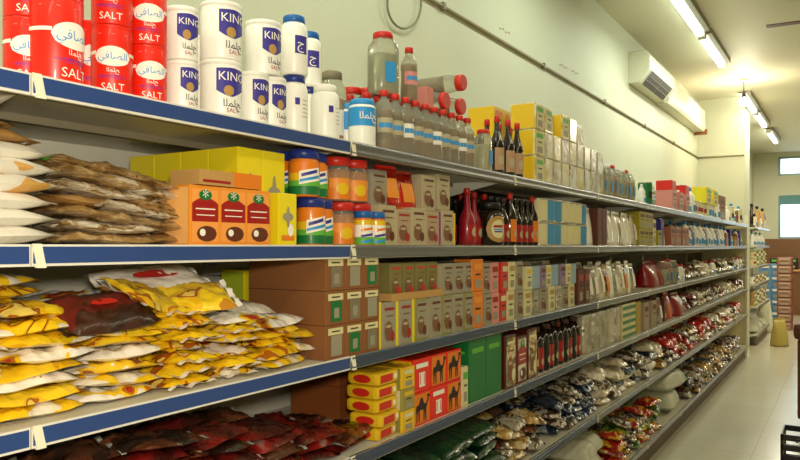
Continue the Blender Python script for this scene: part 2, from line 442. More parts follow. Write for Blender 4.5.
one('end_post', MB().box(-.03, .0, seams[-1]+.004, seams[-1]+.04, 0, 2.02, M_shelf).box(-DEP-.03, -DEP, seams[-1]+.004, seams[-1]+.04, 0, 2.02, M_shelf)
    .box(-DEP, -.03, seams[-1]+.016, seams[-1]+.028, 0, 1.9, M_cream), label='pale end frame closing the long shelving run', cat='shelf end')
for i, (a, b) in enumerate(((12.6, 13.6), (13.6, 14.6))): bay(a, b, ('first' if i == 0 else 'second')+' bright shelving bay beyond the wall pillar', 9)

# ------------------------------------------------------------------ products: builders
SALT = '\uFEF2\uFED3\uFE8E\uFEBC\uFEDF\uFE8D'
SCRIB = '\uFE8D\uFEDF\uFEE4\uFEE0\uFEA2'
def red_salt(r, h):
    b = MB().lathe([(r*.97, 0), (r, .004), (r, h-.006), (r*.985, h-.002)], M_red, 28)
    lid = MB().lathe([(r*1.004, h-.006), (r*1.004, h-.001), (r*.985, h)], M_red, 28)
    P = cylmap(r); a = r*.85; tc = h*.55
    lab = MB().rect(P, -r*2.6, -a, tc+.004, tc+.011, M_whitep, n=10).rect(P, a, r*2.6, tc+.004, tc+.011, M_whitep, n=10)
    lab.oval(P, 0, tc, a*1.05, r*.50, M_whitep).text(P, SALT, r*.5, 0, tc, M_sky)
    t = MB().text(P, 'SALT', r*.5, 0, h*.11, M_whitep).rect(P, -r*.8, r*.2, h*.26, h*.27, M_purple).text(P, 'IODIZED', r*.3, 0, h*.25, M_purple)
    t.text(P, SCRIB, r*.3, 0, h*.35, M_whitep).rect(P, -r*1.3, r*1.3, h*.865, h*.872, M_pink)
    return Proto('salt_canister', 'canister', [P_('body', b), P_('lid', lid), P_('logo_label', lab, 'white oval label with blue writing'), P_('lettering', t)])
def king_salt(r, h, lidcol=None):
    b = MB().lathe([(r*.96, 0), (r, .004), (r, h-.01), (r*.97, h-.006)], M_white, 28)
    lid = MB().lathe([(r*1.02, h-.011), (r*1.02, h-.002), (r*.98, h)], lidcol or M_white, 28)
    P = cylmap(r); z0, z1 = h*.36, h*.86; a = r*.80
    e = MB().patch(P, -a, a, lambda k: z0+(.10*h*k*k if k < 0 else .14*h*k), lambda k: z1-.02*h*abs(k), M_navyp, n=10)
    e.oval(P, -a*.25, z0+h*.10, r*.26, h*.09, M_gold, o=.0014)
    t = MB().text(P, 'KING', r*.60, 0, z1-h*.16, M_whitep, o=.0018)
    t.text(P, SCRIB, r*.5, 0, h*.24, M_ink).text(P, 'SALT', r*.3, 0, h*.12, M_redd)
    P2 = cylmap(r, PI); t.rect(P2, -r*.7, r*.7, h*.3, h*.32, M_pink)
    return Proto('salt_canister', 'canister', [P_('body', b), P_('lid', lid), P_('emblem_label', e, 'blue shield label with gold disc'), P_('lettering', t)])
def white_bottle(r, h, cap, emblem=True):
    b = MB().lathe([(r*.9, 0), (r, .008), (r, h*.72), (r*.94, h*.82), (r*.75, h*.885)], M_white, 24)
    c = MB().lathe([(r*.8, h*.88), (r*.8, h*.985), (r*.74, h)], cap, 24)
    P = cylmap(r); e = MB().rect(P, -r*.45, r*.55, h*.34, h*.64, M_navyp).text(P, 'ج', r*.9, .0, h*.5, M_whitep, o=.0016)
    if not emblem:
        e = MB().rect(P, -r*.2, r*.15, h*.48, h*.6, M_navyp)
        for k in range(5): e.rect(P, r*.35, r*1.0, h*(.28+.07*k), h*(.29+.07*k), M_grey)
    return Proto('white_bottle', 'bottle', [P_('body', b), P_('cap', c, 'screw cap'), P_('label', e, 'blue printed label')])
def clear_bottle(r, h, cont, cap, lab, name='clear_bottle'):
    b = MB().lathe([(r*.85, 0), (r, .006), (r, h*.30), (r*.93, h*.34), (r*.93, h*.55), (r, h*.60), (r*.98, h*.70), (r*.62, h*.82), (r*.36, h*.88), (r*.36, h*.93)], M_glass, 20)
    i = MB().lathe([(r*.80, .004), (r*.93, .01), (r*.93, h*.29), (r*.86, h*.35), (r*.86, h*.54), (r*.93, h*.60), (r*.9, h*.68)], cont, 16)
    c = MB().lathe([(r*.5, h*.90), (r*.5, h*.985), (r*.44, h)], cap, 16)
    P = cylmap(r*.955); l = MB().patch(P, -r*1.1, r*1.1, lambda k: h*.30, lambda k: h*.54, lab, n=10).rect(P, -r*.8, r*.8, h*.38, h*.46, M_sky, o=.0014)
    return Proto(name, 'bottle', [P_('body', b), P_('contents', i), P_('cap', c, 'screw cap'), P_('label', l, 'wrapped paper label')])
def big_jar(r, h, cont, cap, name='clear_jar', sq=.35, lid_r=.62):
    b = MB().lathe([(r*.9, 0), (r, .01), (r, h*.72), (r*.94, h*.80), (r*lid_r, h*.90), (r*lid_r, h*.92)], M_glass, 24, sq=sq)
    i = MB().lathe([(r*.85, .005), (r*.93, .014), (r*.93, h*.62), (r*.9, h*.64)], cont, 20, sq=sq)
    c = MB().lathe([(r*lid_r*1.12, h*.90), (r*lid_r*1.12, h*.985), (r*lid_r, h)], cap, 24)
    P = frontmap(r*1.02 if sq else r); l = MB().rect(P, -r*.4, r*.4, h*.18, h*.5, M_sky)
    if not sq: l = MB().rect(cylmap(r), -r*.8, r*.8, h*.18, h*.5, M_whitep, n=8)
    return Proto(name, 'jar', [P_('body', b), P_('contents', i), P_('lid', c, 'screw lid'), P_('label', l)])
def sauce_bottle(r, h, glass=None, cap=None, lab=None, name='sauce_bottle', neck=.5):
    g = glass or M_dark
    b = MB().lathe([(r*.9, 0), (r, .006), (r, h*neck), (r*.85, h*(neck+.09)), (r*.42, h*(neck+.24)), (r*.34, h*.84), (r*.34, h*.92)], g, 20)
    c = MB().lathe([(r*.42, h*.88), (r*.42, h*.985), (r*.36, h)], cap or M_redcap, 16)
    P = cylmap(r); l = MB().patch(P, -r*1.0, r*1.0, lambda k: h*.08, lambda k: h*(neck-.05), lab or M_pink, n=10).oval(P, 0, h*.24, r*.5, h*.08, M_beige, o=.0014)
    return Proto(name, 'bottle', [P_('body', b), P_('cap', c, 'screw cap'), P_('label', l, 'pale printed label')])
def spread_jar(r, h, lid, style):
    b = MB().lathe([(r*.92, 0), (r, .006), (r, h*.74), (r*.9, h*.8), (r*.9, h*.82)], M_glass if style == 'clear' else M_orange, 24)
    c = MB().lathe([(r*.98, h*.80), (r*.98, h*.985), (r*.93, h)], lid, 28)
    P = cylmap(r+.0004); l = MB(); sp = r*2.9
    if style == 'wrap':
        for z0, z1, m in ((.04, .22, M_green), (.22, .34, M_greenl), (.34, .5, M_yel2), (.5, .73, M_orange)): l.patch(P, -sp, sp, lambda k, z=z0: h*z, lambda k, z=z1: h*z, m, n=24)
        l.patch(P, -r*.75, r*.75, lambda k: h*(.30+.05*k), lambda k: h*(.58+.05*k), M_whitep, o=.0014)
        l.patch(P, -r*.7, r*.7, lambda k: h*(.35+.05*k), lambda k: h*(.41+.05*k), M_sky, o=.002).patch(P, -r*.6, r*.5, lambda k: h*(.46+.05*k), lambda k: h*(.53+.05*k), M_navyp, o=.002)
    elif style == 'small':
        for z0, z1, m in ((.04, .25, M_greenl), (.25, .6, M_whitep), (.6, .74, M_yel2)): l.patch(P, -sp, sp, lambda k, z=z0: h*z, lambda k, z=z1: h*z, m, n=24)
        for j in range(3): l.patch(P, -r*.7, r*.7, lambda k, j=j: h*(.1+.17*j+.03*k), lambda k, j=j: h*(.17+.17*j+.03*k), (M_sky, M_navyp, M_orange)[j], o=.002)
    else:
        l.patch(P, -sp, sp, lambda k: h*.04, lambda k: h*.30, M_orange, n=24).patch(P, -r, r, lambda k: h*.3, lambda k: h*.52, M_org2, n=12)
        l.oval(P, 0, h*.28, r*.5, h*.13, M_yel2, o=.0016)
    ps = [P_('body', b), P_('lid', c, 'ribbed screw lid'), P_('label', l, 'printed wrap label')]
    if style == 'clear': ps.append(P_('contents', MB().lathe([(r*.88, .005), (r*.94, .01), (r*.94, h*.72)], M_org2, 20)))
    return Proto('spread_jar', 'jar', ps)
def carton(w, d, h, body, design='plain', front=None, side=None, name='carton', cat='box', acc=None, c=.0025):
    b = MB().cbox(-d/2, d/2, -w/2, w/2, 0, h, body, c)
    P = frontmap(d/2); Q = sidemap(w/2); ps = [P_('box_body', b)]
    f = MB(); a = w*.44
    if front: f.rect(P, -a, a, h*.06, h*.94, front, n=1)
    acc = acc or M_brown
    if design == 'cup':
        f.rect(P, -a*.8, a*.8, h*.82, h*.88, acc, o=.0014, n=1).oval(P, -w*.08, h*.36, w*.29, h*.22, M_coffee, o=.0016).oval(P, -w*.08, h*.47, w*.2, h*.035, M_beige, o=.002).oval(P, w*.2, h*.24, w*.16, h*.12, acc, o=.0022).rect(P, -a*.5, a*.6, h*.68, h*.71, M_coffee, o=.0014, n=1)
    elif design == 'tea':
        f.patch(P, -a, a, lambda k: h*.40, lambda k: h*(.80-.1*k*k), M_redd, o=.0014)
        f.oval(P, 0, h*.84, w*.22, h*.085, M_green, o=.0018).text(P, '*', w*.5, 0, h*.80, M_whitep, o=.0022)
        f.rect(P, -a*.75, a*.75, h*.60, h*.62, M_whitep, o=.002).rect(P, -a*.7, a*.7, h*.5, h*.515, M_whitep, o=.002)
        f.oval(P, w*.05, h*.2, w*.34, h*.13, M_brown, o=.0016).oval(P, -w*.1, h*.22, w*.1, h*.06, M_whitep, o=.002)
    elif design == 'jars':
        f.rect(P, -a*.9, a*.9, h*.72, h*.92, M_cream, o=.0014, n=1).rect(P, -a*.55, a*.75, h*.1, h*.7, acc, o=.0014, n=1).rect(P, -a*.2, a*.4, h*.2, h*.5, M_grey, o=.002, n=1)
        f.rect(P, -a*.5, a*.5, h*.80, h*.84, M_ink, o=.002, n=1)
    elif design == 'flower':
        f.oval(P, 0, h*.55, w*.3, h*.08, M_grey, o=.0016).oval(P, 0, h*.55, w*.09, h*.2, M_grey, o=.0018).rect(P, -a*.8, a*.8, h*.1, h*.2, M_orange, o=.0014, n=1)
        f.oval(P, a*.3, h*.3, w*.16, h*.12, M_whitep, o=.0018)
    elif design == 'lines':
        f.rect(P, -a*.8, a*.8, h*.68, h*.86, acc, o=.0014, n=1).rect(P, -a*.5, a*.5, h*.5, h*.55, M_ink, o=.0014, n=1).rect(P, -a*.6, a*.6, h*.12, h*.36, M_grey, o=.0014, n=1)
    elif design == 'redtext':
        f.rect(P, -a*.8, a*.8, h*.72, h*.86, M_whitep, o=.0014, n=1).rect(P, -a*.4, a*.4, h*.14, h*.58, M_whitep, o=.0014, n=1).text(P, '11', w*.45, 0, h*.36, M_red, o=.002)
    if f.v: ps.append(P_('printed_front', f, 'printed front panel'))
    s = MB(); k = d*.44
    if side == 'camel':
        s.rect(Q, -k, k, h*.05, h*.95, M_yel2, n=1).add([Q(x*d, z*h, .0016) for x, z in CAMEL], CAMELF, M_ink)
    elif side: s.rect(Q, -k, k, h*.04, h*.96, side, n=1)
    if s.v: ps.append(P_('printed_side', s, 'printed side panel'))
    if design != 'plain' or c > .0024:
        t = MB().box(-d*.46, d*.46, -.001, .001, h, h+.0006, M_ink); ps.append(P_('flap_seam', t, 'dark seam between the top flaps'))
    return Proto(name, cat, ps)
# a standing camel in silhouette, built of quads
_cq = [((-.34, .10), (-.29, .10), (-.25, .50), (-.33, .50)), ((-.20, .10), (-.15, .10), (-.15, .5), (-.24, .5)), ((.08, .10), (.13, .10), (.15, .5), (.07, .5)), ((.20, .10), (.25, .10), (.24, .5), (.15, .5)),
       ((-.34, .45), (.24, .45), (.26, .62), (-.32, .62)), ((-.2, .62), (.12, .62), (.02, .82), (-.1, .82)), ((.16, .5), (.26, .5), (.38, .72), (.30, .72)), ((.30, .70), (.38, .70), (.38, .88), (.31, .88)), ((.30, .80), (.45, .78), (.45, .85), (.30, .9)), ((-.38, .38), (-.35, .38), (-.31, .58), (-.34, .58))]
CAMEL = [p for q in _cq for p in q]; CAMELF = [tuple(range(4*i, 4*i+4)) for i in range(len(_cq))]
def pillow(L, W, T, m, seed, name='snack_bag', cat='bag', seal=None, label=None, nx=24, ny=13, seal_w=.012, flatb=.45, wr=1.0):
    """a filled film bag lying flat: long side along y, crimped at both ends"""
    r = random.Random(seed); top, bot = [], []; off = Vector((seed*1.7, seed*.9, 0))
    body = MB(); vs = []
    for side in (1, -1):
        for i in range(nx+1):
            for j in range(ny+1):
                u, v = -1+2*i/nx, -1+2*j/ny
                e = max(0, 1-abs(u)**4.5)**.75*max(0, 1-abs(v)**3.6)**.6
                n = noise.noise(Vector((u*3, v*2.5, side*3))+off)*.35*wr+noise.noise(Vector((u*9, v*6, side*5))+off)*.22*wr+noise.noise(Vector((u*20, v*13, side*7))+off)*.10*wr
                z = side*T/2*(e*(1+n)) if side > 0 else -T/2*e*(flatb+.3*n)
                pinch = 1-.10*abs(u)**4+.02*math.sin(9*u+seed)
                vs.append((v*W/2*pinch*(1+.02*math.sin(5*u+seed)), u*(L/2-seal_w), z+T*flatb/2+.003*math.sin(3*u+seed)*min(1, wr)))
    N1 = (nx+1)*(ny+1); fs = []
    for i in range(nx):
        for j in range(ny):
            a = i*(ny+1)+j; b = a+ny+1
            fs.append((a, a+1, b+1, b)); fs.append((N1+a, N1+b, N1+b+1, N1+a+1))
    body.add(vs, fs, m, True)
    ps = [P_('bag_body', body)]
    sm = seal or m
    for sgn in (1, -1):
        q = MB(); y0 = sgn*(L/2-seal_w); y1 = sgn*L/2; pts = []; K = 12
        for i in range(K+1):
            x = (-1+2*i/K)*W/2*.9; zz = T*flatb/2+.004*math.sin(i*1.3+seed)
            pts += [(x, y0, zz), (x, y1+sgn*(.002 if i % 2 else -.001), zz+.003*math.sin(i+seed))]
        q.add(pts, [(2*i, 2*i+2, 2*i+3, 2*i+1) for i in range(K)], sm, True)
        q.add([(x, y, z-.0008) for x, y, z in pts], [(2*i, 2*i+1, 2*i+3, 2*i+2) for i in range(K)], sm, True)
        ps.append(P_('crimped_seal', q))
    if label:
        lm, a, b = label; q = MB(); P = lambda s, t, o: (s, t, T*(flatb/2+.5)*.98+o-.35*T*((abs(s)/(W/2))**2+(abs(t)/(L/2))**2))
        q.oval(P, 0, 0, a, b, lm, o=.004, n=10); ps.append(P_('brand_patch', q, 'printed oval on the bag'))
    return Proto(name, cat, ps)
def pouch(w, d, h, m, seed, lab=None, name='pouch'):
    """a stand-up film pouch: full at the foot, pressed flat at the top seal"""
    b = MB(); nz, n = 8, 16; vs, fs = [], []
    for k in range(nz+1):
        t = k/nz; dd = d/2*(1-t**2.2)+.002; ww = w/2*(1-.05*math.sin(PI*t))
        for i in range(n):
            a = 2*PI*i/n; ca, sa = math.cos(a), math.sin(a); q = 1/(abs(ca)**4+abs(sa)**4)**.25
            wob = 1+.05*noise.noise(Vector((i, k, seed)))
            vs.append((dd*ca*q*wob, ww*sa*q, h*t*.93+.002*math.sin(i+seed)*(0 < k)))
    for k in range(nz):
        for i in range(n): fs.append((k*n+i, k*n+(i+1) % n, (k+1)*n+(i+1) % n, (k+1)*n+i))
    fs.append(tuple(reversed(range(n)))); fs.append(tuple(nz*n+i for i in range(n)))
    b.add(vs, fs, m, True); ps = [P_('bag_body', b), P_('top_seal', MB().box(-.0015, .0015, -w*.47, w*.47, h*.925, h, m))]
    if lab:
        P = lambda s, t, o: (d/2*(1-(t/(h*.93))**2.2)+.002+o, s, t)
        q = MB()
        for k in range(4): q.add([P(-w*.28, h*(.2+.12*k), .003), P(w*.28, h*(.2+.12*k), .003), P(w*.28, h*(.32+.12*k), .003), P(-w*.28, h*(.32+.12*k), .003)], [(0, 1, 2, 3)], lab)
        ps.append(P_('label', q, 'printed label'))
    return Proto(name, 'bag', ps)
def tin(r, h, m, band=None, top=None):
    b = MB().lathe([(r, 0), (r*1.02, .003), (r*.99, .006), (r*.99, h-.006), (r*1.02, h-.003), (r, h)], top or M_skin, 20)
    l = MB().patch(cylmap(r*.995), -r*3.1, r*3.1, lambda k: .008, lambda k: h-.008, m, n=20)
    if band: l.patch(cylmap(r*.995), -r*.8, r*.8, lambda k: h*.3, lambda k: h*.6, band, o=.0016)
    return Proto('tin', 'tin', [P_('can', b), P_('label', l, 'printed wrap')])
def jug(r, h, m, cap):
    b = MB().lathe([(r*.85, 0), (r, .01), (r*1.02, h*.35), (r*.8, h*.5), (r*.86, h*.62), (r*.4, h*.82), (r*.28, h*.86)], m, 20, flat=.8)
    return Proto('plastic_bottle', 'bottle', [P_('body', b), P_('cap', MB().lathe([(r*.36, h*.85), (r*.3, h*.97), (r*.15, h)], cap, 14, flat=.8)), P_('label', MB().rect(lambda s, t, o: ((r*.82)*math.cos(s/r)+o, r*math.sin(s/r), t), -r*.7, r*.7, h*.1, h*.34, M_sky))])

# printed films
F_snack = printed('snack_film', [(0, 'f0ead8'), (.42, 'efe6c8'), (.46, 'f2c81c'), (.57, 'e2a814'), (.60, '8a4a14'), (.63, 'f2c81c')], scale=10, bump=.5, rough=.24, coat=.7)
F_snackw = printed('snack_film_white', [(0, 'b8a030'), (.24, 'f4f0e6'), (.56, 'ece6d4'), (.59, 'efc41a'), (.65, 'b86a1a'), (.69, 'a82a1a')], scale=9, bump=.5, rough=.24, coat=.7)
F_snacky = printed('snack_film_yellow', [(0, 'c9861a'), (.30, 'f4cf20'), (.52, 'edb916'), (.60, 'a85c18'), (.66, 'f0d060')], scale=14, bump=.6, rough=.22, coat=.7)
F_crisp = printed('snack_film_dark', [(0, '2a120c'), (.5, '3a1a10'), (.6, '641e16')], scale=8, bump=.4)
F_flour = printed('flour_film', [(0, 'e9e4d6'), (.6, 'e4ded0'), (.64, 'd9a24a'), (.69, 'c4542a')], scale=9, bump=.4, rough=.4, coat=.25)
F_bean = printed('bean_film', [(0, '80602f'), (.36, 'a88450'), (.55, 'c8a874'), (.70, '6c4a26')], scale=30, bump=.8, bscale=70, rough=.3, coat=.7)
F_beanl = printed('bean_film_light', [(0, 'c6b08a'), (.42, 'e2dac6'), (.60, 'a6854e'), (.7, '6d4c28')], scale=24, bump=.8, bscale=60, rough=.3, coat=.7)
F_kraft = printed('kraft_film', [(0, 'a2783e'), (.5, 'b68a4c'), (.7, '7a5426')], scale=6, bump=.5, rough=.45, coat=.3, interp='LINEAR')
F_dred = printed('dark_red_film', [(0, '220c0a'), (.40, '3e120e'), (.54, '6a1512'), (.66, '8c1c18'), (.76, '8c7c70')], scale=8, bump=.9, rough=.15, coat=.9, interp='LINEAR')
F_dred2 = printed('brown_red_film', [(0, '24140e'), (.42, '4a2414'), (.55, '6e3a22'), (.64, 'a89c8c')], scale=10, bump=.9, rough=.14, coat=.9)
F_dgreen = printed('dark_green_film', [(0, '071f12'), (.5, '0a2e1a'), (.68, '1d4a26')], scale=7, bump=.6, rough=.2, coat=.7, interp='LINEAR')
F_silver = printed('silver_film', [(0, '6a5c4a'), (.40, 'b5ab98'), (.50, '4e3a28'), (.62, 'c4bca8')], scale=14, bump=1.0, rough=.18, coat=.6, metal=.25)
F_bluef = printed('blue_film', [(0, '161e30'), (.45, '2c3a54'), (.58, '9aa4ac'), (.68, '22324e')], scale=14, bump=1.0, rough=.15, coat=.8)
F_goldf = printed('gold_film', [(0, '6a4a1c'), (.42, 'b08a48'), (.55, 'd2bc8c'), (.66, '6a3018')], scale=14, bump=1.0, rough=.18, coat=.6, metal=.2)
F_redy = printed('red_yellow_film', [(0, '8c1a10'), (.42, 'b8281a'), (.52, 'd0a31c'), (.62, '3c6a24'), (.7, 'c8b890')], scale=12, bump=.9, rough=.16, coat=.8)
F_greeny = printed('green_yellow_film', [(0, '23481a'), (.42, '5a8228'), (.54, 'c2ac24'), (.66, 'a83a1c')], scale=12, bump=.9, rough=.16, coat=.8)
F_sack = printed('woven_sack', [(0, 'd6d2c0'), (.6, 'c2c2a8'), (.7, '93a878')], scale=4, bump=.6, rough=.5, coat=.1, interp='LINEAR')
F_cream = printed('cream_film', [(0, 'c2b494'), (.5, 'ddd2b8'), (.68, '8c6a48')], scale=10, bump=.7, rough=.2, coat=.6)
F_brick = printed('vacuum_brick_film', [(0, '9a927c'), (.5, 'b8b09a'), (.7, '70624c')], scale=12, bump=.7, rough=.2, coat=.5, metal=.2)
F_red = printed('red_pouch_film', [(0, 'a0140e'), (.5, 'c41e14'), (.68, 'd8602a')], scale=7, bump=.6, rough=.2, coat=.6)
F_wrap = printed('wrapped_carton', [(0, 'c2ac58'), (.42, 'd8ca86'), (.55, 'ddd4b0'), (.66, 'b0a866')], scale=10, bump=.8, rough=.18, coat=.7)
F_wrapg = printed('wrapped_grey', [(0, 'a89c78'), (.45, 'c8bf9c'), (.6, 'dcd6bc'), (.7, 'b08a60')], scale=12, bump=.8, rough=.18, coat=.7)

# ------------------------------------------------------------------ placing
CNT = {}
def lab(desc, key, tail):
    n = CNT[(desc, key)] = CNT.get((desc, key), 0)+1
    return '%s, %s %s' % (desc, ordw(n), tail)
def Zof(px, py, u=0.0): return CAMZ+(HY-py)/(848-px)*CX*math.sqrt(SS)/F*(CX+u)/CX
def on(p, tier, px, u, z=0, rz=0, label='', group=None, Y=None, **k):
    """stand a product on a shelf: u is how far its middle is behind the shelf front"""
    y = Yat(px, u) if Y is None else Y
    k.setdefault('flat', y > 5.2)
    return put(p, (-u, y, TZ[tier]+.0006+z), (0, 0, rz), label, group, **k)
FACE = -.45          # products turned a little towards the near end face the lens
def row(tier, y0, y1, pitch, protos, descs, group, u=.06, stack=1, hs=None, tail='from left on the ', jit=.01, rz=0, back=0, levels=('lower', 'upper', 'topmost'), pick=None, stackf=None, zbase=0):
    pitch = max(pitch, max(q.dims()[1] for q in protos)*1.03); n = max(1, int((y1-y0)/pitch+.15)); bd = max(.12, max(q.dims()[0] for q in protos)*1.04+.012); u = max(u, bd/2); jit = min(jit, .005)
    pitch = (y1-y0)/n
    for b in range(back+1):
        for i in range(n):
            k = (i if pick is None else pick(i)) % len(protos); p = protos[k]; h = hs[k] if hs else 0
            st = stack if stackf is None else stackf(i)
            for s in range(st):
                y = y0+(i+.5)*(y1-y0)/n
                d = descs[k]+(' in back row' if b else '')
                if stack > 1: d = levels[s]+' '+d
                on(p, tier, 0, u+b*bd+rnd.uniform(-jit, jit), zbase+s*(h+.0008), rz+rnd.uniform(-.03, .03), lab(d, (tier, group), tail+TN[tier]), group, Y=y, flat=True if b or y > 5.2 else False)
# ------------------------------------------------------------------ TOP SHELF
def stackup(p, tier, px, u, hs, descs, group, rz=0, r=None):
    z = 0; Y = Yat(px, u)
    for i, (q, h) in enumerate(zip(p, hs)):
        on(q, tier, px, u, z, rz+rnd.uniform(-.15, .15), descs[i], group, Y=Y); z += h+.001
G = 'red salt canisters on the top shelf'
rb, rs, rm = red_salt(.050, .160), red_salt(.0385, .118), red_salt(.040, .140)
stackup([rs, rs], 0, 26, .085, [.118, .118], ['small red salt canister at the far left, lower of its stack', 'small red salt canister at the far left, upper of its stack'], G, -.3)
stackup([rb, rb], 0, 55, .05, [.16, .16], ['largest red salt canister, right above the first rail clip', 'large red salt canister stacked on the largest one'], G, .15)
stackup([rb], 0, 93, .13, [.16], ['large red salt canister set back behind the others'], G, -.3)
stackup([rm, rm], 0, 112, .055, [.14, .14], ['middle-size red salt canister second from the white ones, lower', 'middle-size red salt canister second from the white ones, upper'], G, -.55)
stackup([rs, rs], 0, 148, .045, [.118, .118], ['red salt canister beside the white canisters, its label facing out, lower', 'red salt canister beside the white canisters, upper'], G, FACE)
for u_, nm in ((.17, 'second'), (.27, 'third')):
    stackup([rs, rs], 0, 148-u_*60, u_, [.118, .118], ['red salt canister in the %s row back, lower' % nm, 'red salt canister in the %s row back, upper' % nm], G)
G = 'white salt canisters on the top shelf'
ka, kb, kc, kd = king_salt(.035, .108), king_salt(.0485, .136), king_salt(.0385, .131), king_salt(.045, .136)
ka2 = king_salt(.035, .118)
stackup([ka, ka2], 0, 182, .045, [.108, .118], ['small white salt canister next to the red ones, lower', 'small white salt canister next to the red ones, upper'], G, -.1)
stackup([kb, kb], 0, 221, .055, [.136, .136], ['widest white salt canister with blue shield, lower of its stack', 'widest white salt canister, upper, label turned away'], G, -.1)
stackup([ka, ka], 0, 204, .15, [.108, .108], ['small white salt canister in the gap behind, lower', 'small white salt canister in the gap behind, upper'], G)
stackup([kc], 0, 253, .05, [.131], ['narrow white salt canister right of the widest one'], G, 0)
stackup([kc], 0, 271, .05, [.131], ['narrow white salt canister next to the white bottles'], G, -.1)
on(kd, 0, 263, .055,   .1325, -.05, 'wide white salt canister standing across two narrow ones', G)
G = 'white plastic bottles on the top shelf'
wb1 = white_bottle(.037, .160, M_bluecap); wb2 = white_bottle(.037, .155, M_navy, False); wb3 = white_bottle(.041, .156, M_white, False)
stackup([wb2, wb1], 0, 294, .05, [.155, .160], ['white bottle with dark cap under a blue-capped one', 'white bottle with blue cap and blue square, front one'], G, FACE)
stackup([wb2, wb1], 0, 309, .11, [.155, .160], ['white bottle with dark cap in the second row, lower', 'white bottle with blue cap and blue square, rear one'], G, FACE)
on(wb3, 0, 325, .05, 0, FACE, 'squat white bottle at the end of the blue rail', G)
tb = MB().lathe([(.038, 0), (.042, .006), (.042, .125), (.036, .133)], M_white, 24)
tub = Proto('food_tub', 'tub', [P_('body', tb), P_('lid', MB().lathe([(.038, .13), (.038, .146), (.034, .149)], M_sky, 24)), P_('label', MB().patch(cylmap(.042), -.13, .13, lambda k: .065, lambda k: .122, M_sky, n=20).text(cylmap(.042), SCRIB, .03, 0, .095, M_whitep, o=.002), 'blue printed band')])
on(tub, 0, 362, .055, 0, FACE, 'white and blue tub at the start of the clear bottles')
on(tub, 0, 347, .14, 0, 0, 'white and blue tub half hidden behind the first')
bj = big_jar(.046, .25, M_cardl, M_shelfd, 'storage_jar', 0); rj = big_jar(.05, .245, M_liqg, M_redcap, 'storage_jar', .2)
on(bj, 0, 332, .17, 0, 0, 'brown-topped storage jar behind the squat white bottle')
G = 'red-lidded jars behind the tubs'
on(rj, 0, 352, .24, 0, 0, 'red-lidded jar behind the tubs, left one', G); on(rj, 0, 368, .20, 0, 0, 'red-lidded jar behind the tubs, right one', G)
M_liqb = mat('amber_content', 'b89a68', .15, trans=.45, ior=1.3)
cb = clear_bottle(.030, .198, mat('tan_content', 'b8965e', .15, trans=.45, ior=1.3), M_redcap, M_beige); cb2 = clear_bottle(.030, .198, M_liqb, M_redcap, M_whitep)
G = 'clear bottles with red caps'
Y0, Y1 = Yat(384, .045), Yat(467, .045)
for b in range(3):
    for i in range(10):
        y = Y0+(Y1-Y0)*i/9+.0
        w_ = ('front', 'second', 'third')[b]
        on((cb, cb2, cb)[(i*2+b) % 3], 0, 0, .045+b*.068, 0, FACE+rnd.uniform(-.3, .3), 'clear red-capped bottle, %s from left in the %s row on top shelf' % (ordw(i+1), w_), G, Y=y, flat=False)
on(big_jar(.036, .175, M_liq, M_redcap, 'clear_jar', .1), 0, 483, .05, 0, 0, 'wide clear jar with red lid beside the dark sauce bottles')
T1 = .1992
jA = big_jar(.049, .21, M_liqg, M_redcap, 'clear_jar', .3); jB = clear_bottle(.03, .19, M_liqb, M_redcap, M_pink)
on(jA, 0, 383, .10, T1, FACE, 'square clear jar with red lid standing on the bottle caps')
on(jB, 0, 409, .08, T1, FACE, 'clear bottle with pinkish label standing on the bottle caps')
ly = big_jar(.038, .20, M_liqb, M_redcap, 'clear_jar', .0, .75)
def lying(p, px, u, z, label, r, group=None):
    y = Yat(px, u); return put(p, (-u-p.parts[2][1].v[-1][2], y, TZ[0]+z+r), (0, PI/2, 0), label, group)
lying(ly, 447, .04, T1, 'clear jar lying on the bottle caps, red lid outwards, left one', .0385, 'jars lying on the bottles')
lying(ly, 463, .04, T1, 'clear jar lying on the bottle caps, red lid outwards, right one', .0385, 'jars lying on the bottles')
lying(big_jar(.034, .26, M_liqb, M_redcap, 'clear_jar', .0, .8), 464, .0, T1+.0775, 'long clear jar lying crosswise on the two jars, bright red lid', .035)
pk = carton(.05, .05, .075, M_pink, 'plain', c=.002); on(pk, 0, 424, .09, T1, 0, 'small pink box standing on the bottle caps')
db = sauce_bottle(.029, .252, M_dark, M_redcap, mat('tan_label', 'b08a66', .5))
G = 'dark sauce bottles with red caps'
for i, px in enumerate((497, 508, 517)): on(db, 0, px, .045, 0, FACE, 'dark sauce bottle with red cap, %s from left in front' % ordw(i+1), G)
for i, px in enumerate((487, 499, 510)): on(db, 0, px, .12, 0, FACE, 'dark sauce bottle with red cap, %s from left behind' % ordw(i+1), G)
ybx = carton(.115, .14, .125, M_yel2, 'lines', acc=M_orange, c=.002)
for k in range(4):
    for s in range(3):
        on(ybx, 0, 0, .30, s*.1258, 0, 'yellow box in the back column %s from left, %s layer' % (ordw(k+1), ordw(s+1)), 'yellow boxes behind the sauce bottles', Y=Yat(486, .30)+k*.122, flat=False)
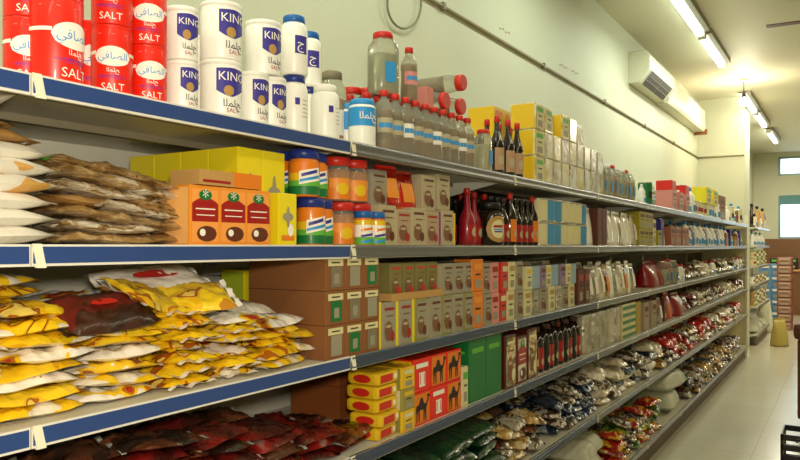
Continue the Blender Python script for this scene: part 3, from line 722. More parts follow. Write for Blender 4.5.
# wrapped cartons
G = 'film-wrapped cartons on the top shelf'
wc = [carton(.112, .13, .1225, F_wrap, 'lines', front=M_cream, side=M_yel2, c=.004, acc=M_greenl), carton(.112, .13, .1225, F_wrap, 'plain', front=F_wrap, side=M_cream, c=.004), carton(.112, .13, .1225, F_wrapg, 'plain', front=F_wrapg, side=M_cream, c=.004)]
yy = Yat(527, .08)
for i in range(9):
    nst = (3, 3, 3, 3, 3, 3, 3, 2, 2)[i]
    for s in range(nst):
        p = wc[0] if (i < 4 and s == nst-1) or (i == 0) else wc[1 if (i+s) % 2 and i < 6 else 2]
        on(p, 0, 0, .08+(.04 if s == 2 and i in (2, 5, 6) else 0), s*.124, rnd.uniform(-.05, .05), 'film-wrapped carton, %s from left, %s layer, on top shelf' % (ordw(i+1), ('bottom', 'middle', 'top')[s]), G, Y=yy+i*.121)
YA = yy+9*.121
# far stretch of the top shelf
jr = big_jar(.052, .20, M_liq, M_white, 'clear_jar', .2); jr2 = big_jar(.05, .21, mat('pinkish_content', 'c79a80', .4), M_redcap, 'clear_jar', .1)
row(0, YA-.04, Yat(640), .115, [jr, jr, jr2], ['pale clear jar with white lid', 'pale clear jar with white lid', 'clear jar with pinkish contents'], 'clear jars on the top shelf', u=.07, back=1)
on(tin(.05, .17, M_green, M_ink), 0, 645, .06, 0, 0, 'dark green tin on top shelf beside the pale jars')
row(0, Yat(648), Yat(661), .1, [jug(.04, .15, M_white, M_white), clear_bottle(.035, .17, M_liq, M_white, M_whitep)], ['small white bottle', 'small clear bottle'], 'small bottles left of the pink boxes', u=.06)
pb = carton(.17, .14, .165, M_pink, 'lines', front=mat('pale_pink', 'd9b0a0', .5), c=.003, acc=M_redd); rt = carton(.16, .13, .08, M_red, 'plain', c=.003)
for i, px in enumerate((666, 673, 680)):
    on(pb, 0, px, .08, 0, 0, 'pink box, %s from left, on the top shelf' % ordw(i+1), 'pink boxes on the top shelf')
    if i != 1: on(rt, 0, px, .08, .166, 0, 'red box on top of the %s pink box' % ordw(i+1), 'red boxes on the pink boxes')
M_bw = mat('bright_white_plastic', 'f4f1e6', .3)
jw = jug(.06, .20, M_bw, M_bw); jw2 = jug(.075, .26, M_bw, M_sky)
row(0, Yat(685), Yat(698), .16, [jw, jw2], ['white plastic bottle', 'tall white plastic bottle'], 'white bottles on the top shelf', u=.07, back=1)
yb2 = carton(.34, .16, .17, M_yel, 'lines', c=.003, acc=M_greenl)
cl = tin(.06, .14, M_cream, M_redd)
row(0, Yat(698.5), Yat(711), .17, [cl], ['cream tin under the yellow boxes'], 'cream tins on the top shelf', u=.09)
for i, px in enumerate((701, 708)): on(yb2, 0, px, .10, .142, 0, 'yellow box on the cream tins, %s one' % ('left', 'right')[i], 'yellow boxes on the cream tins')
row(0, Yat(712), Yat(723), .2, [jw2, jw2, jw], ['tall bottle beyond yellow boxes', 'tall bottle beyond yellow boxes', 'short bottle beyond yellow boxes'], 'white bottles on the top shelf', u=.08, back=1)
row(0, Yat(724), Yat(732), .42, [carton(.4, .2, .30, mat('brown_box', '8c6440', .6), 'lines', c=.003)], ['brown box near the far end'], 'brown boxes near the far end', u=.16)
row(0, Yat(733), Yat(746.3), .2, [jw, tin(.07, .2, M_cream, M_brown), jw2, tin(.07, .17, M_liqb, M_redd)], ['white bottle near the end post', 'cream tin near the end post', 'tall white bottle near the end post', 'amber tin near the end post'], 'goods by the end post', u=.09)

# ------------------------------------------------------------------ SECOND SHELF
G = 'white flour bags on the second shelf'
fl = [pillow(.36, .20, .044, F_flour, 11+i, 'flour_bag', label=None, wr=.6, flatb=.8) for i in range(3)]
for i in range(6): on(fl[i % 3], 1, 0, .13+rnd.uniform(-.01, .01), i*.0305, rnd.uniform(-.05, .05), 'white flour bag with orange print, %s from the bottom of its stack' % ordw(i+1), G, Y=.628+rnd.uniform(-.010, .010), flat=False)
for i in range(6): on(fl[i % 3], 1, 0, .36, i*.0305, 0, 'white flour bag in the stack behind, %s from the bottom' % ordw(i+1), G, Y=.62, flat=False)
kb_ = pillow(.30, .17, .036, F_kraft, 31, 'kraft_bag', wr=1.2)
on(kb_, 1, 0, .14, .187, .12, 'brown bag lying on the white flour bags, lower', Y=.635, flat=False); on(kb_, 1, 0, .17, .212, -.1, 'brown bag lying on the white flour bags, upper', Y=.60, flat=False)
G = 'bags of beans and nuts on the second shelf'
bn = [pillow(.25, .16, .030, F_bean, 41, 'bean_bag', wr=1.4), pillow(.25, .16, .030, F_beanl, 42, 'bean_bag', wr=1.4), pillow(.24, .15, .030, F_bean, 43, 'bean_bag', seal=M_greenl, wr=1.4), pillow(.25, .16, .030, F_kraft, 44, 'bean_bag', wr=1.3)]
seq = [[0, 1, 0, 3, 1, 0, 2], [3, 0, 1, 0, 1, 0], [0, 1, 0, 0], [1, 0, 3]]
for c_, (Yc, u_) in enumerate(((.925, .12), (1.01, .12), (1.10, .14), (.96, .32))):
    base = 0
    for i, q in enumerate(seq[c_]):
        tilt = (-.10, -.16, -.2, 0)[c_]
        o = on(bn[q], 1, 0, u_+rnd.uniform(-.015, .015), .003+i*.0245+(0, .012, .006, 0)[c_]*(i > 0), rnd.uniform(-.12, .12), '%s bag of %s, %s layer of the %s pile' % (('brown', 'pale', 'green-sealed', 'kraft-brown')[q], ('beans', 'nuts', 'beans', 'lentils')[q], ordw(i+1), ('left', 'middle', 'right', 'rear')[c_]), G, Y=Yc+i*-.003, flat=False)
        o.rotation_euler.x = tilt*min(1, i/3)
# yellow boxes behind, brown tray box, tea boxes
G = 'yellow boxes behind the tea boxes'
yx = carton(.085, .10, .155, M_yel, 'flower', c=.002, name='tall_yellow_box'); yx2 = carton(.085, .10, .245, M_yel, 'flower', c=.002, name='tall_yellow_box')
Yr = Yat(263, .03)
for i in range(4):
    for k in range(2):
        on(yx2, 1, 0, .105+i*.103, 0, 0, 'tall yellow box in the %s column, %s from the shelf front' % (('left', 'right')[k], ordw(i+1)), G, Y=Yr-.02+k*.088, flat=False)
te = carton(.088, .085, .136, M_org2, 'tea', front=mat('apricot_print', 'ee9c48', .45), side=mat('pale_apricot', 'f0b468', .45), name='tea_box')
G = 'orange tea boxes'
for i, px in enumerate((203, 231, 256)):
    on(te, 1, 0, .055, 0, 0, 'orange tea box with red panel, %s of three in front' % ordw(i+1), G, Y=Yat(px+6, 0)-.0, flat=False)
tr = MB().box(-.045, .045, -.11, .0, 0, .034, M_cardl).box(-.045, .045, .0, .10, 0, .036, M_orange)
on(Proto('flat_carton', 'box', [P_('box_body', tr), P_('label_strip', MB().rect(frontmap(.0452), -.10, -.01, .006, .012, M_redd, n=1))]), 1, 0, .055, .1375, .05, 'flat brown and orange carton lying on the tea boxes', Y=Yat(236, 0), flat=False)
G = 'single yellow boxes beside the tea boxes'
yb3 = carton(.07, .085, .135, M_yel, 'flower', c=.002); on(yb3, 1, 0, .05, 0, 0, 'yellow box standing between tea boxes and blue-lidded jars', Y=Yat(290, 0), flat=False)
# jars
sj = spread_jar(.042, .128, M_navy, 'wrap'); sr = spread_jar(.042, .130, M_redcap, 'clear'); sl = spread_jar(.040, .132, M_navy, 'wrap'); ss_ = spread_jar(.029, .105, M_bluecap, 'small')
Yj = Yat(311, .05)
G = 'blue-lidded orange jars'
for k in range(2):
    for q, (dy, du) in enumerate(((0, 0), (.075, .03), (-.0, .09), (.088, .115))):
        on(sl if k == 0 else sj, 1, 0, .05+du, k*.133, FACE, 'blue-lidded orange and green jar, %s, %s' % (('front left', 'front right', 'rear left', 'rear right')[q], ('lower', 'upper')[k]), G, Y=Yj+dy-(.03 if k else 0), flat=False)
G = 'red-lidded jars on the second shelf'
for k in range(2):
    for q, (dy, du) in enumerate(((0, 0), (.09, .0), (0, .09))):
        on(sr, 1, 0, .075+du, k*.131, FACE, 'red-lidded jar with orange contents, %s, %s' % (('left', 'right', 'rear')[q], ('lower', 'upper')[k]), G, Y=Yat(343, .05)+dy+(.02 if not k else 0), flat=False)
for q, px in enumerate((363, 376)): on(ss_, 1, px, .032, 0, FACE, 'small blue-lidded jar with striped label, %s of the pair' % ('left', 'right')[q], 'small jars at the shelf front')
cu = carton(.092, .09, .128, M_beige, 'cup', name='coffee_box'); cu2 = carton(.092, .09, .118, M_beige, 'cup', front=mat('tan_card', 'b09478', .5), acc=M_redd, name='coffee_box')
G = 'beige coffee boxes'
y = Yat(391, 0); k = 0
strips = [(0, None), (0, None), (.0, None), (1, M_purple), (0, None), (1, M_yel2), (0, None)]
while y < Yat(461, 0):
    on(cu if k % 2 == 0 else cu2, 1, 0, .055, 0, 0, 'beige coffee box with cup picture, lower row, %s from left' % ordw(k+1), G, Y=y, flat=False)
    if k > 2: on(cu, 1, 0, .07,   .1292 if k % 2 == 0 else .1192, 0, 'beige coffee box with cup picture, upper row, %s from left' % ordw(k-3), G, Y=y, flat=False)
    y += .0945+(.016 if k in (3, 4) else 0)
    if k in (3, 4): on(carton(.012, .088, .12, (M_purple, M_yel2)[k-3], 'plain', c=.001, name='slim_box'), 1, 0, .055, 0, 0, ('slim purple box wedged between coffee boxes', 'slim yellow box wedged between coffee boxes')[k-3], Y=y-.055, flat=True)
    k += 1
rp = pouch(.10, .07, .135, F_red, 3, M_org2, 'red_pouch'); on(carton(.09, .07, .12, M_grey, 'cup', name='coffee_box'), 1, 0, .08, .12, 0, 'grey box with red picture beside the red-lidded jars', Y=Yat(378, .05), flat=False)
for i, px in enumerate((394, 410)): on(rp, 1, 0, .075, .1195 if i else .1293, -.2, 'bright red pouch standing on the coffee boxes, %s one' % ('left', 'right')[i], 'red pouches', Y=Yat(px, .04), flat=False)
# crimson bottles, dark jar, dark bottles
cr = sauce_bottle(.032, .225, mat('crimson_plastic', '8c0f22', .3, coat=.3), M_redd, M_redd, 'ketchup_bottle', .42)
for i, px in enumerate((467, 474)): on(cr, 1, px, .045+i*.06, 0, 0, 'crimson squeeze bottle, %s one, by the coffee boxes' % ('front', 'rear')[i], 'crimson squeeze bottles')
dj = Proto('dark_jar', 'jar', [P_('body', MB().lathe([(.056, 0), (.062, .008), (.062, .13), (.045, .155)], M_dark, 24)), P_('lid', MB().lathe([(.048, .155), (.048, .18), (.044, .184)], M_black, 24)),
     P_('label', MB().oval(cylmap(.062), 0, .07, .055, .055, M_gold).oval(cylmap(.062), 0, .07, .034, .038, M_cream, o=.002).rect(cylmap(.062), -.024, .024, .076, .086, M_redd, o=.003).rect(cylmap(.062), -.02, .02, .056, .062, M_navyp, o=.003).rect(cylmap(.062), -.024, .024, .066, .071, M_sky, o=.003), 'round gold and white label')])
on(dj, 1, 489, .07, 0, FACE, 'big dark jar with round gold label on second shelf')
dbb = sauce_bottle(.03, .21, M_dark, M_black, M_redd, neck=.5); dbc = sauce_bottle(.03, .235, M_dark, M_redcap, M_orange, neck=.55)
row(1, Yat(500), Yat(546), .066, [dbb, dbb, dbb, dbc], ['dark bottle with black cap', 'dark bottle with black cap', 'dark bottle with black cap', 'dark bottle with orange label'], 'dark bottles on the second shelf', u=.05, back=2)
# blue and cream tins, two layers
M_dsky = mat('dull_blue', '4f8fb8', .45); tn = tin(.045, .115, M_cream); tn2 = tin(.045, .115, M_dsky)
row(1, Yat(546), Yat(592), .098, [tn, tn2, tn2, tn, tn], ['cream tin', 'light blue tin', 'light blue tin', 'cream tin', 'cream tin'], 'cream and blue tins on the second shelf', u=.06, stack=2, hs=[.115]*5, back=1)
wpk = pouch(.09, .06, .22, mat('white_foil', 'f2ecdc', .25, coat=.5), 8, None, 'white_pouch')
crp = pouch(.10, .07, .22, F_cream, 9, M_whitep, 'cream_pouch'); brp = carton(.09, .1, .22, M_brown, 'plain', c=.003)
row(1, Yat(593), Yat(641), .095, [wpk, brp, brp, crp, wpk, wpk, crp, wpk, wpk, crp, crp, crp, wpk], ['white foil pouch', 'brown box', 'brown box', 'cream pouch', 'white foil pouch', 'white foil pouch', 'cream pouch', 'white foil pouch', 'white foil pouch', 'cream pouch', 'cream pouch', 'cream pouch', 'white foil pouch'], 'pouches on the second shelf', u=.06, back=1)
ybt = carton(.14, .12, .12, mat('olive_yellow', 'a89a22', .5), 'lines', c=.003)
nvb = carton(.12, .1, .21, M_navyp, 'plain', c=.003); pnk = carton(.14, .12, .16, mat('salmon', 'b06a50', .5), 'lines', c=.003)
row(1, Yat(641), Yat(655), .14, [ybt, ybt], ['olive-yellow box', 'olive-yellow box'], 'olive-yellow boxes', u=.07, stack=2, hs=[.12, .12])
row(1, Yat(655), Yat(671), .125, [carton(.12, .1, .2, M_cream, 'lines', c=.003), ybt, nvb, wpk], ['cream upright box', 'single olive box', 'navy box', 'white pouch'], 'upright boxes on the second shelf', u=.07, back=1)
row(1, Yat(672), Yat(690), .15, [pnk], ['salmon box'], 'salmon boxes on the second shelf', u=.07, back=1)
jc = jug(.06, .235, M_bw, M_sky); jc2 = jug(.06, .19, M_bw, M_bw)
row(1, Yat(690), Yat(728), .15, [jc, jc2, jug(.055, .2, mat('lilac_plastic', '8c86a8', .4), M_bw), jc, jc2], ['blue-capped cleaner', 'squat cleaner bottle', 'lilac cleaner bottle', 'blue-capped cleaner', 'squat cleaner bottle'], 'cleaner bottles on the second shelf', u=.07, back=1)
row(1, Yat(729), Yat(746.3), .19, [pnk, jc, nvb, jc2, ybt], ['salmon carton near the post', 'white bottle near the post', 'navy carton near the post', 'squat bottle near the post', 'olive carton near the post'], 'goods at the far end of the second shelf', u=.09)

# ------------------------------------------------------------------ THIRD SHELF
films = [F_snack, F_snackw, F_snacky]
sb = [pillow(.21, .145, .034, films[i % 3], 60+i, 'snack_bag', seal=(M_whitep, F_snacky, F_snackw)[i % 3], wr=1.5) for i in range(6)]
G = 'yellow and white snack bags on the third shelf'
piles = [(.56, .10, 10, 0), (.57, .27, 10, 0), (.765, .10, 8, .1), (.77, .27, 10, 0), (.955, .12, 8, -.1), (.97, .30, 8, 0), (1.125, .125, 7, 1.57), (1.14, .33, 8, 0), (1.275, .125, 6, 1.45), (1.34, .33, 6, 0), (1.43, .11, 5, .15), (1.44, .28, 3, 0)]
pn = ['first', 'rear first', 'second', 'rear second', 'third', 'rear third', 'fourth', 'rear fourth', 'fifth', 'rear fifth', 'sixth', 'rear sixth']
for c_, (Yc, u_, n, rz_) in enumerate(piles):
    for i in range(n):
        q = rnd.randrange(6) if c_ != 6 else (2, 5)[i % 2]
        o = on(sb[q], 2, 0, u_+rnd.uniform(-.02, .02), .003+i*.0262, rz_+rnd.uniform(-.15, .15), '%s snack bag, %s layer of the %s pile from left' % (('mixed yellow-white', 'mostly white', 'mostly yellow')[q % 3], ordw(i+1), pn[c_]), G, Y=Yc+rnd.uniform(-.012, .012), flat=False)
        o.rotation_euler.x = rnd.uniform(-.07, .07)*(i > 0); o.rotation_euler.y = rnd.uniform(-.06, .06)*(i > 0)
def loose(p, Y, u, z, rx, ry, rz, label, group=None):
    o = on(p, 2, 0, u, z, rz, label, group, Y=Y, flat=False); o.rotation_euler.x = rx; o.rotation_euler.y = ry
dk = pillow(.22, .13, .05, F_crisp, 80, 'dark_snack_bag', label=(M_redcap, .010, .030))
wr_ = pillow(.28, .17, .04, F_snackw, 81, 'white_snack_bag', label=(M_redcap, .022, .06), wr=.8)
loose(dk, .90, .06, .175, .06, .5, .05, 'black snack bag with red mark lying on the piles')
loose(wr_, 1.14, .19, .225, .05, .35, -.1, 'white snack bag with red oval on top of the piles')
loose(sb[2], 1.04, .10, .20, -.2, .45, .3, 'crumpled yellow snack bag beside the black one')
loose(sb[5], 1.16, .09, .19, .1, .4, -.4, 'crumpled yellow snack bag on the fourth pile')
loose(wr_, 1.36, .17, .150, -.12, .15, .2, 'white snack bag with red oval on the fifth pile')
loose(sb[2], 1.50, .11, .075, -.18, .1, .15, 'yellow snack bag sliding off towards the brown boxes')
loose(sb[0], 1.49, .12, .04, -.14, .05, -.1, 'yellow and white bag at the foot of the fifth pile')
# brown boxes with jar windows
G = 'brown boxes with jar pictures'
bb = [carton(.088, .29, .096, M_card, 'jars', acc=M_grey, name='brown_box'), carton(.088, .29, .096, M_card, 'jars', acc=M_green, name='brown_box'), carton(.088, .29, .096, M_card, 'jars', acc=M_shelfd, name='brown_box')]
Yb = Yat(330, .02)+.012
for c_ in range(3):
    for s in range(3 if c_ < 3 else 2):
        on(bb[(c_+s) % 3], 2, 0, .155, s*.0968, 0, 'brown box with jar picture, %s column, %s' % (('left', 'middle', 'right')[c_], ('bottom', 'middle layer', 'topmost')[s]), G, Y=Yb+c_*.0895, flat=False)
on(carton(.12, .10, .12, M_yel, 'lines', side=mat('lime_print', 'a8b82a', .5), acc=M_redd), 2, 0, .40, .125, 0, 'yellow-green box far back beside the brown boxes', Y=Yb+.05, flat=False)
on(carton(.2, .2, .124, M_card, 'plain', c=.003), 2, 0, .42, 0, 0, 'brown carton behind, carrying the yellow-green box', Y=Yb+.03, flat=False)
# tall picture boxes
pc_ = [carton(.078, .08, .142, M_grey, 'cup', side=M_yel, acc=M_redd, name='picture_box'), carton(.078, .08, .142, mat('olive_card', '8f8a4a', .5), 'cup', front=M_grey, side=M_yel, name='picture_box'), carton(.078, .08, .142, M_grey, 'cup', side=M_beige, name='picture_box')]
ob = carton(.080, .08, .142, M_orange, 'lines', acc=M_org2, c=.003, name='orange_box')
Yp = Yat(384, .0)+.01; Yp = max(Yp, Yb+3*.0895+.012)
G = 'picture boxes on the third shelf'
n = 0; y = Yp
while y < Yat(474):
    on(pc_[0 if n in (0, 1) else 1+n % 2], 2, 0, .05, 0, 0, 'grey picture box with cup, %s from left, lower row on third shelf' % ordw(n+1), G, Y=y, flat=False)
    on(pc_[n % 3], 2, 0, .16, 0, 0, 'grey picture box, %s from left, second row back on third shelf' % ordw(n+1), G, Y=y, flat=False)
    if n < 3: on(carton(.014, .078, .146, M_yel, 'plain', c=.001, name='slim_box'), 2, 0, .052, 0, 0, 'slim bright yellow box left of the %s grey picture box' % ordw(n+1), Y=y-.049, flat=True)
    y += .085 if n > 2 else .101; n += 1
tray = Proto('display_tray', 'tray', [P_('tray_body', MB().box(-.05, .05, -.17, .17, 0, .003, M_cardl).box(.047, .05, -.17, .17, .003, .024, M_cardl).box(-.05, -.047, -.17, .17, .003, .024, M_cardl).box(-.047, .047, -.17, -.167, .003, .024, M_cardl).box(-.047, .047, .167, .17, .003, .024, M_cardl))])
Yt = (Yat(394)+Yat(446))/2
on(tray, 2, 0, .06, .1432, 0, 'yellowish cardboard display tray standing on the picture boxes', Y=Yt, flat=False)
jb = clear_bottle(.033, .115, mat('olive_content', '8a7c3a', .4), M_card, M_orange, 'sauce_jar')
bx5 = carton(.07, .07, .118, mat('olive_card2', '7d7440', .5), 'cup', acc=M_redcap, name='slim_picture_box')
for i in range(4): on(bx5, 2, 0, .06, .1466, 0, 'olive box with orange oval in the tray, %s from left' % ordw(i+1), 'olive boxes in the display tray', Y=Yt-.12+i*.08, flat=False)
for i in range(3): on(pc_[2], 2, 0, .055, .143, 0, 'grey picture box in the upper row, %s right of the tray' % ordw(i+1), G, Y=Yat(452)+i*.085, flat=False, scale=(1, 1, .8))
y = Yat(479)+.01
for s in range(2): on(ob, 2, 0, .05, s*.143, 0, 'bright orange box on third shelf, %s of the pair' % ('lower', 'upper')[s], 'orange boxes', Y=y, flat=False, scale=(1, 1.25, .88) if s else (1, 1.25, 1))
y += .12; bx = [carton(.075, .07, .125, M_grey, 'cup', acc=M_brown), carton(.075, .07, .125, M_pink, 'lines', acc=M_redd), carton(.075, .07, .125, M_redcap, 'lines', acc=M_cream), carton(.075, .07, .125, M_cream, 'lines', acc=M_gold)]
row(2, y-.04, Yat(528), .085, bx, ['grey cup box', 'pink slim box', 'red slim box', 'cream slim box'], 'small boxes on the third shelf', u=.05, stack=2, hs=[.125]*4, back=1, rz=0)
ws = [carton(.085, .07, .12, M_cream, 'lines', acc=M_gold, side=M_beige), carton(.085, .07, .12, F_brick, 'lines', acc=M_grey), carton(.085, .07, .12, M_grey, 'cup', acc=M_brown)]
us = [carton(.08, .08, .105, M_cream, 'lines', acc=M_yel2), carton(.08, .08, .105, mat('pale_blue', '8fa9b4', .5), 'plain'), carton(.08, .08, .105, mat('mauve', '8a7096', .5), 'lines')]
row(2, Yat(529), Yat(580), .093, ws, ['cream box with gold print', 'silvery box', 'grey box'], 'pale boxes in the lower row of the third shelf', u=.05, back=0)
row(2, Yat(529), Yat(580), .088, us, ['cream little box', 'pale blue little box', 'mauve little box'], 'little boxes on the pale boxes', u=.055, zbase=.1212)
row(2, Yat(529), Yat(580), .093, ws, ['cream box far back', 'silvery box far back', 'grey box far back'], 'boxes in the back row of the third shelf', u=.2, stack=2, hs=[.12]*3)
sp = pouch(.10, .06, .2, F_brick, 21, M_whitep, 'silver_pouch'); bp_ = carton(.10, .08, .19, M_brown, 'lines', c=.003, acc=M_redd)
row(2, Yat(581), Yat(600), .1, [bp_, bp_, sp], ['brown upright carton', 'brown upright carton', 'silver foil pouch'], 'upright packs on the third shelf', u=.06, back=1)
row(2, Yat(600), Yat(641), .105, [sp, crp, pouch(.1, .06, .2, F_goldf, 22, M_orange, 'gold_pouch'), wpk], ['silver foil pouch with label', 'cream pouch leaning', 'gold pouch', 'white pouch standing'], 'foil pouches on the third shelf', u=.06, back=1)
rdp = pouch(.3, .16, .2, mat('dark_red_film2', '8e1014', .35, coat=.4), 25, None, 'red_sack')
for i, px in enumerate((647, 654, 661)): on(rdp, 2, px, .12, 0, 0, 'dark red sack, %s from left, on the third shelf' % ordw(i+1), 'dark red sacks')
gl = big_jar(.06, .2, M_liq, M_skin, 'glass_jar', .1)
row(2, Yat(668), Yat(681), .14, [gl, jr2], ['glass jar with steel lid', 'pinkish glass jar'], 'glass jars on the third shelf', u=.07, back=1)
gb = pillow(.3, .2, .11, F_greeny, 90, 'produce_bag'); sbz = pillow(.3, .2, .10, F_cream, 91, 'pasta_bag'); svb = pillow(.3, .2, .10, F_silver, 92, 'foil_bag'); gob = pillow(.3, .2, .1, F_goldf, 93, 'foil_bag')
HEAP3 = [pillow(.2, .17, .09, F_cream, 240, 'pasta_bag', wr=1.3), pillow(.2, .17, .09, F_silver, 241, 'foil_bag', wr=1.3), pillow(.2, .17, .09, F_goldf, 242, 'foil_bag', wr=1.3), pillow(.2, .17, .09, F_dred, 243, 'foil_bag', wr=1.3), jug(.05, .16, M_bw, M_redcap)]
def mixed(tier, y0, y1, key):
    y = y0; n = 0
    while y < y1:
        n += 1; k = rnd.choice((0, 1, 1, 2, 3, 4)); 
        if k == 4:
            on(HEAP3[4], tier, 0, .07, 0, rnd.uniform(-.5, .5), 'white squeeze bottle, %s item from left at the far end of the %s' % (ordw(n), TN[tier]), key, Y=y); y += .13; continue
        for s_ in range(rnd.choice((1, 2, 2))):
            o = on(HEAP3[k], tier, 0, .12, .012+s_*.075, rnd.uniform(-.6, .6), '%s bag, %s item from left at the far end of %s%s' % (('pasta-coloured', 'silver', 'gold', 'dark red')[k], ordw(n), TN[tier], (', lower', ', upper')[s_]), key, Y=y+.08)
            o.rotation_euler.x = rnd.uniform(-.3, .3)*s_; o.rotation_euler.y = rnd.uniform(.0, .5)*s_
        y += .215
mixed(2, Yat(681), Yat(746), 'bags at the far end of the third shelf')

# ------------------------------------------------------------------ FOURTH SHELF
G = 'dark red packets on the fourth shelf'
rb_ = [pillow(.23, .15, .038, (F_dred, F_dred2, F_dred)[i % 3], 100+i, 'dark_packet', wr=1.7, seal=(F_dred, M_film, F_dred2)[i % 3]) for i in range(6)]
cw = 0
for c_ in range(7):
    for b in range(2):
        n = (6, 6, 6, 6, 5, 3, 2)[c_]+(1 if b == 0 and c_ < 3 else 0)
        for i in range(n):
            o = on(rb_[rnd.randrange(6)], 3, 0, .10+b*.19+rnd.uniform(-.02, .02), .004+i*.0275, rnd.uniform(-.3, .3), 'glossy dark red packet, %s layer of the %s %s pile' % (ordw(i+1), ordw(c_+1), ('front', 'rear')[b]), G, Y=.66+c_*.185+rnd.uniform(-.02, .02), flat=False)
            o.rotation_euler.x = rnd.uniform(-.14, .14)*(i > 0); o.rotation_euler.y = rnd.uniform(-.1, .1)*(i > 0)
# brown cartons behind
G = 'brown cartons behind the dark packets'
bc = carton(.26, .22, .115, mat('rust_card', '8e4c1c', .7), 'plain', c=.003, name='brown_carton')
for s in range(2): on(bc, 3, 0, .40, .0+s*.116, 0, 'brown carton behind the dark packets, %s' % ('lower', 'upper')[s], G, Y=Yat(345, .36), flat=False)
# stacked noodle packs
G = 'yellow noodle packs in a stack'
npk = [pillow(.15, .13, .046, F_snackw, 120+i, 'noodle_pack', label=None, wr=.6, flatb=.9) for i in range(2)]
npk = [carton(.125, .12, .042, M_yel2, 'plain', c=.014, name='noodle_pack') for i in range(1)]
q = MB(); Q = frontmap(.06); q.patch(Q, -.05, .02, lambda k: .009, lambda k: .033, M_redcap, o=.0012).rect(Q, .03, .045, .014, .03, M_whitep, n=1); 
Qs = sidemap(.0625); q.oval(Qs, 0, .021, .034, .013, M_redcap, o=.0016)
npk[0].parts.append(P_('printed_label', q, 'red logo and white patch'))
for c_ in range(1, 2):
    for i in range(5): on(npk[0], 3, 0, .075+rnd.uniform(-.008, .008), i*.043, rnd.uniform(-.08, .08), 'yellow noodle pack with red logo, %s from the bottom of its stack' % ordw(i+1), G, Y=Yat(366)+.02+c_*.13, flat=False)
pf = [carton(.08, .13, .07, M_yel2, 'lines', side=mat('khaki_print', '8f8848', .5), acc=M_cream, c=.003), carton(.08, .13, .07, mat('khaki_card', '9a9048', .5), 'lines', side=M_cream, acc=M_yel2, c=.003)]
Yn = Yat(366)+.02+.13+.110
for c_ in range(1):
    for i in range(3): on(pf[(i+c_) % 2], 3, 0, .075, i*.071, 0, 'yellow and khaki carton, %s from the bottom, %s column' % (ordw(i+1), ('left', 'right')[c_]), 'khaki cartons', Y=Yn+c_*.084, flat=False)
# camel boxes
G = 'red and yellow camel boxes'
cm = carton(.115, .115, .112, M_red, 'redtext', side='camel', name='camel_box'); cm2 = carton(.115, .115, .112, M_red, 'plain', front=M_orange, side='camel', name='camel_box')
Pq = frontmap(.0575); e = MB().add([Pq(x*.115, z*.112, .0016) for x, z in CAMEL], CAMELF, M_ink); cm2.parts.append(P_('camel_figure', e, 'black camel figure'))
Yc = Yn+.04+.06
for c_ in range(3):
    for s in range(2):
        on((cm, cm2)[(s+c_+1) % 2 if c_ < 2 else 1], 3, 0, .075, s*.1135, 0, 'red box with %s, %s column, %s' % ('white lettering and camel side' if ((s+c_+1) % 2 if c_ < 2 else 1) == 0 else 'black camel on orange front', ('left', 'middle', 'right')[c_], ('lower', 'upper')[s]), G, Y=Yc+c_*.117, flat=False)
        on(cm, 3, 0, .20, s*.1135, 0, 'red camel box in the second row back, %s column, %s' % (('left', 'middle', 'right')[c_], ('lower', 'upper')[s]), G, Y=Yc+c_*.117, flat=False)
Yg = Yc+3*.117
on(carton(.05, .1, .15, M_cream, 'lines', c=.003, acc=M_greenl), 3, 0, .07, 0, 0, 'slim cream box squeezed between camel and green boxes', Y=Yg-.02, flat=False)
gbx = carton(.15, .16, .245, M_green, 'plain', c=.004, name='green_box'); gq = MB().rect(frontmap(.08), -.05, .05, .19, .21, M_greenl, n=1).rect(sidemap(.075), -.05, .06, .19, .2, M_greenl, n=1); gbx.parts.append(P_('printed_band', gq))
for i in range(2): on(gbx, 3, 0, .10, 0, 0, 'plain green box on fourth shelf, %s one' % ('left', 'right')[i], 'green boxes', Y=Yg+.09+i*.153, flat=False)
for i in range(2): on(gbx, 3, 0, .28, 0, 0, 'plain green box on fourth shelf, %s one behind' % ('left', 'right')[i], 'green boxes', Y=Yg+.09+i*.153, flat=False)
Yd = Yg+.09+.153+.085
gpk = carton(.11, .1, .23, mat('maroon_card', '4a1410', .35, coat=.4), 'cup', front=F_goldf, acc=M_cream, c=.006, name='coffee_pack'); gpk2 = carton(.11, .1, .21, M_brown, 'tea', front=F_cream, c=.006, name='coffee_pack')
row(3, Yd, Yat(541), .118, [gpk, gpk2], ['maroon and gold pack', 'brown and cream pack'], 'coffee packs on the fourth shelf', u=.06, back=1)
row(3, Yat(541), Yat(588), .07, [sauce_bottle(.031, .23, M_dark, M_black, M_dark, neck=.6), sauce_bottle(.031, .22, M_dark, M_brown, M_redd, neck=.6)], ['black bottle', 'black bottle with dark red label'], 'black bottles on the fourth shelf', u=.05, back=3)
vb = carton(.14, .09, .225, F_brick, 'plain', c=.014, name='vacuum_pack')
row(3, Yat(589), Yat(626), .15, [vb], ['silvery vacuum pack'], 'vacuum packs on the fourth shelf', u=.07, back=1)
gs = Proto('striped_box', 'box', [P_('box_body', MB().cbox(-.06, .06, -.08, .08, 0, .045, M_cream, .003)), P_('stripe', MB().box(.0601, .0608, -.08, .08, .008, .03, M_green).box(-.05, .05, -.0808, -.0801, .008, .03, M_green), 'green stripe')])
for c_, px in enumerate((628.5, 635)):
    for i in range(5): on(gs, 3, 0, .075, i*.0458, 0, 'cream box with green stripe, %s from the bottom, %s stack' % (ordw(i+1), ('left', 'right')[c_]), 'green striped boxes', Y=Yat(px), flat=False)
row(3, Yat(639), Yat(645), .15, [carton(.14, .1, .22, mat('ochre', 'b0962a', .5), 'plain', c=.003)], ['ochre upright box'], 'ochre boxes', u=.07)
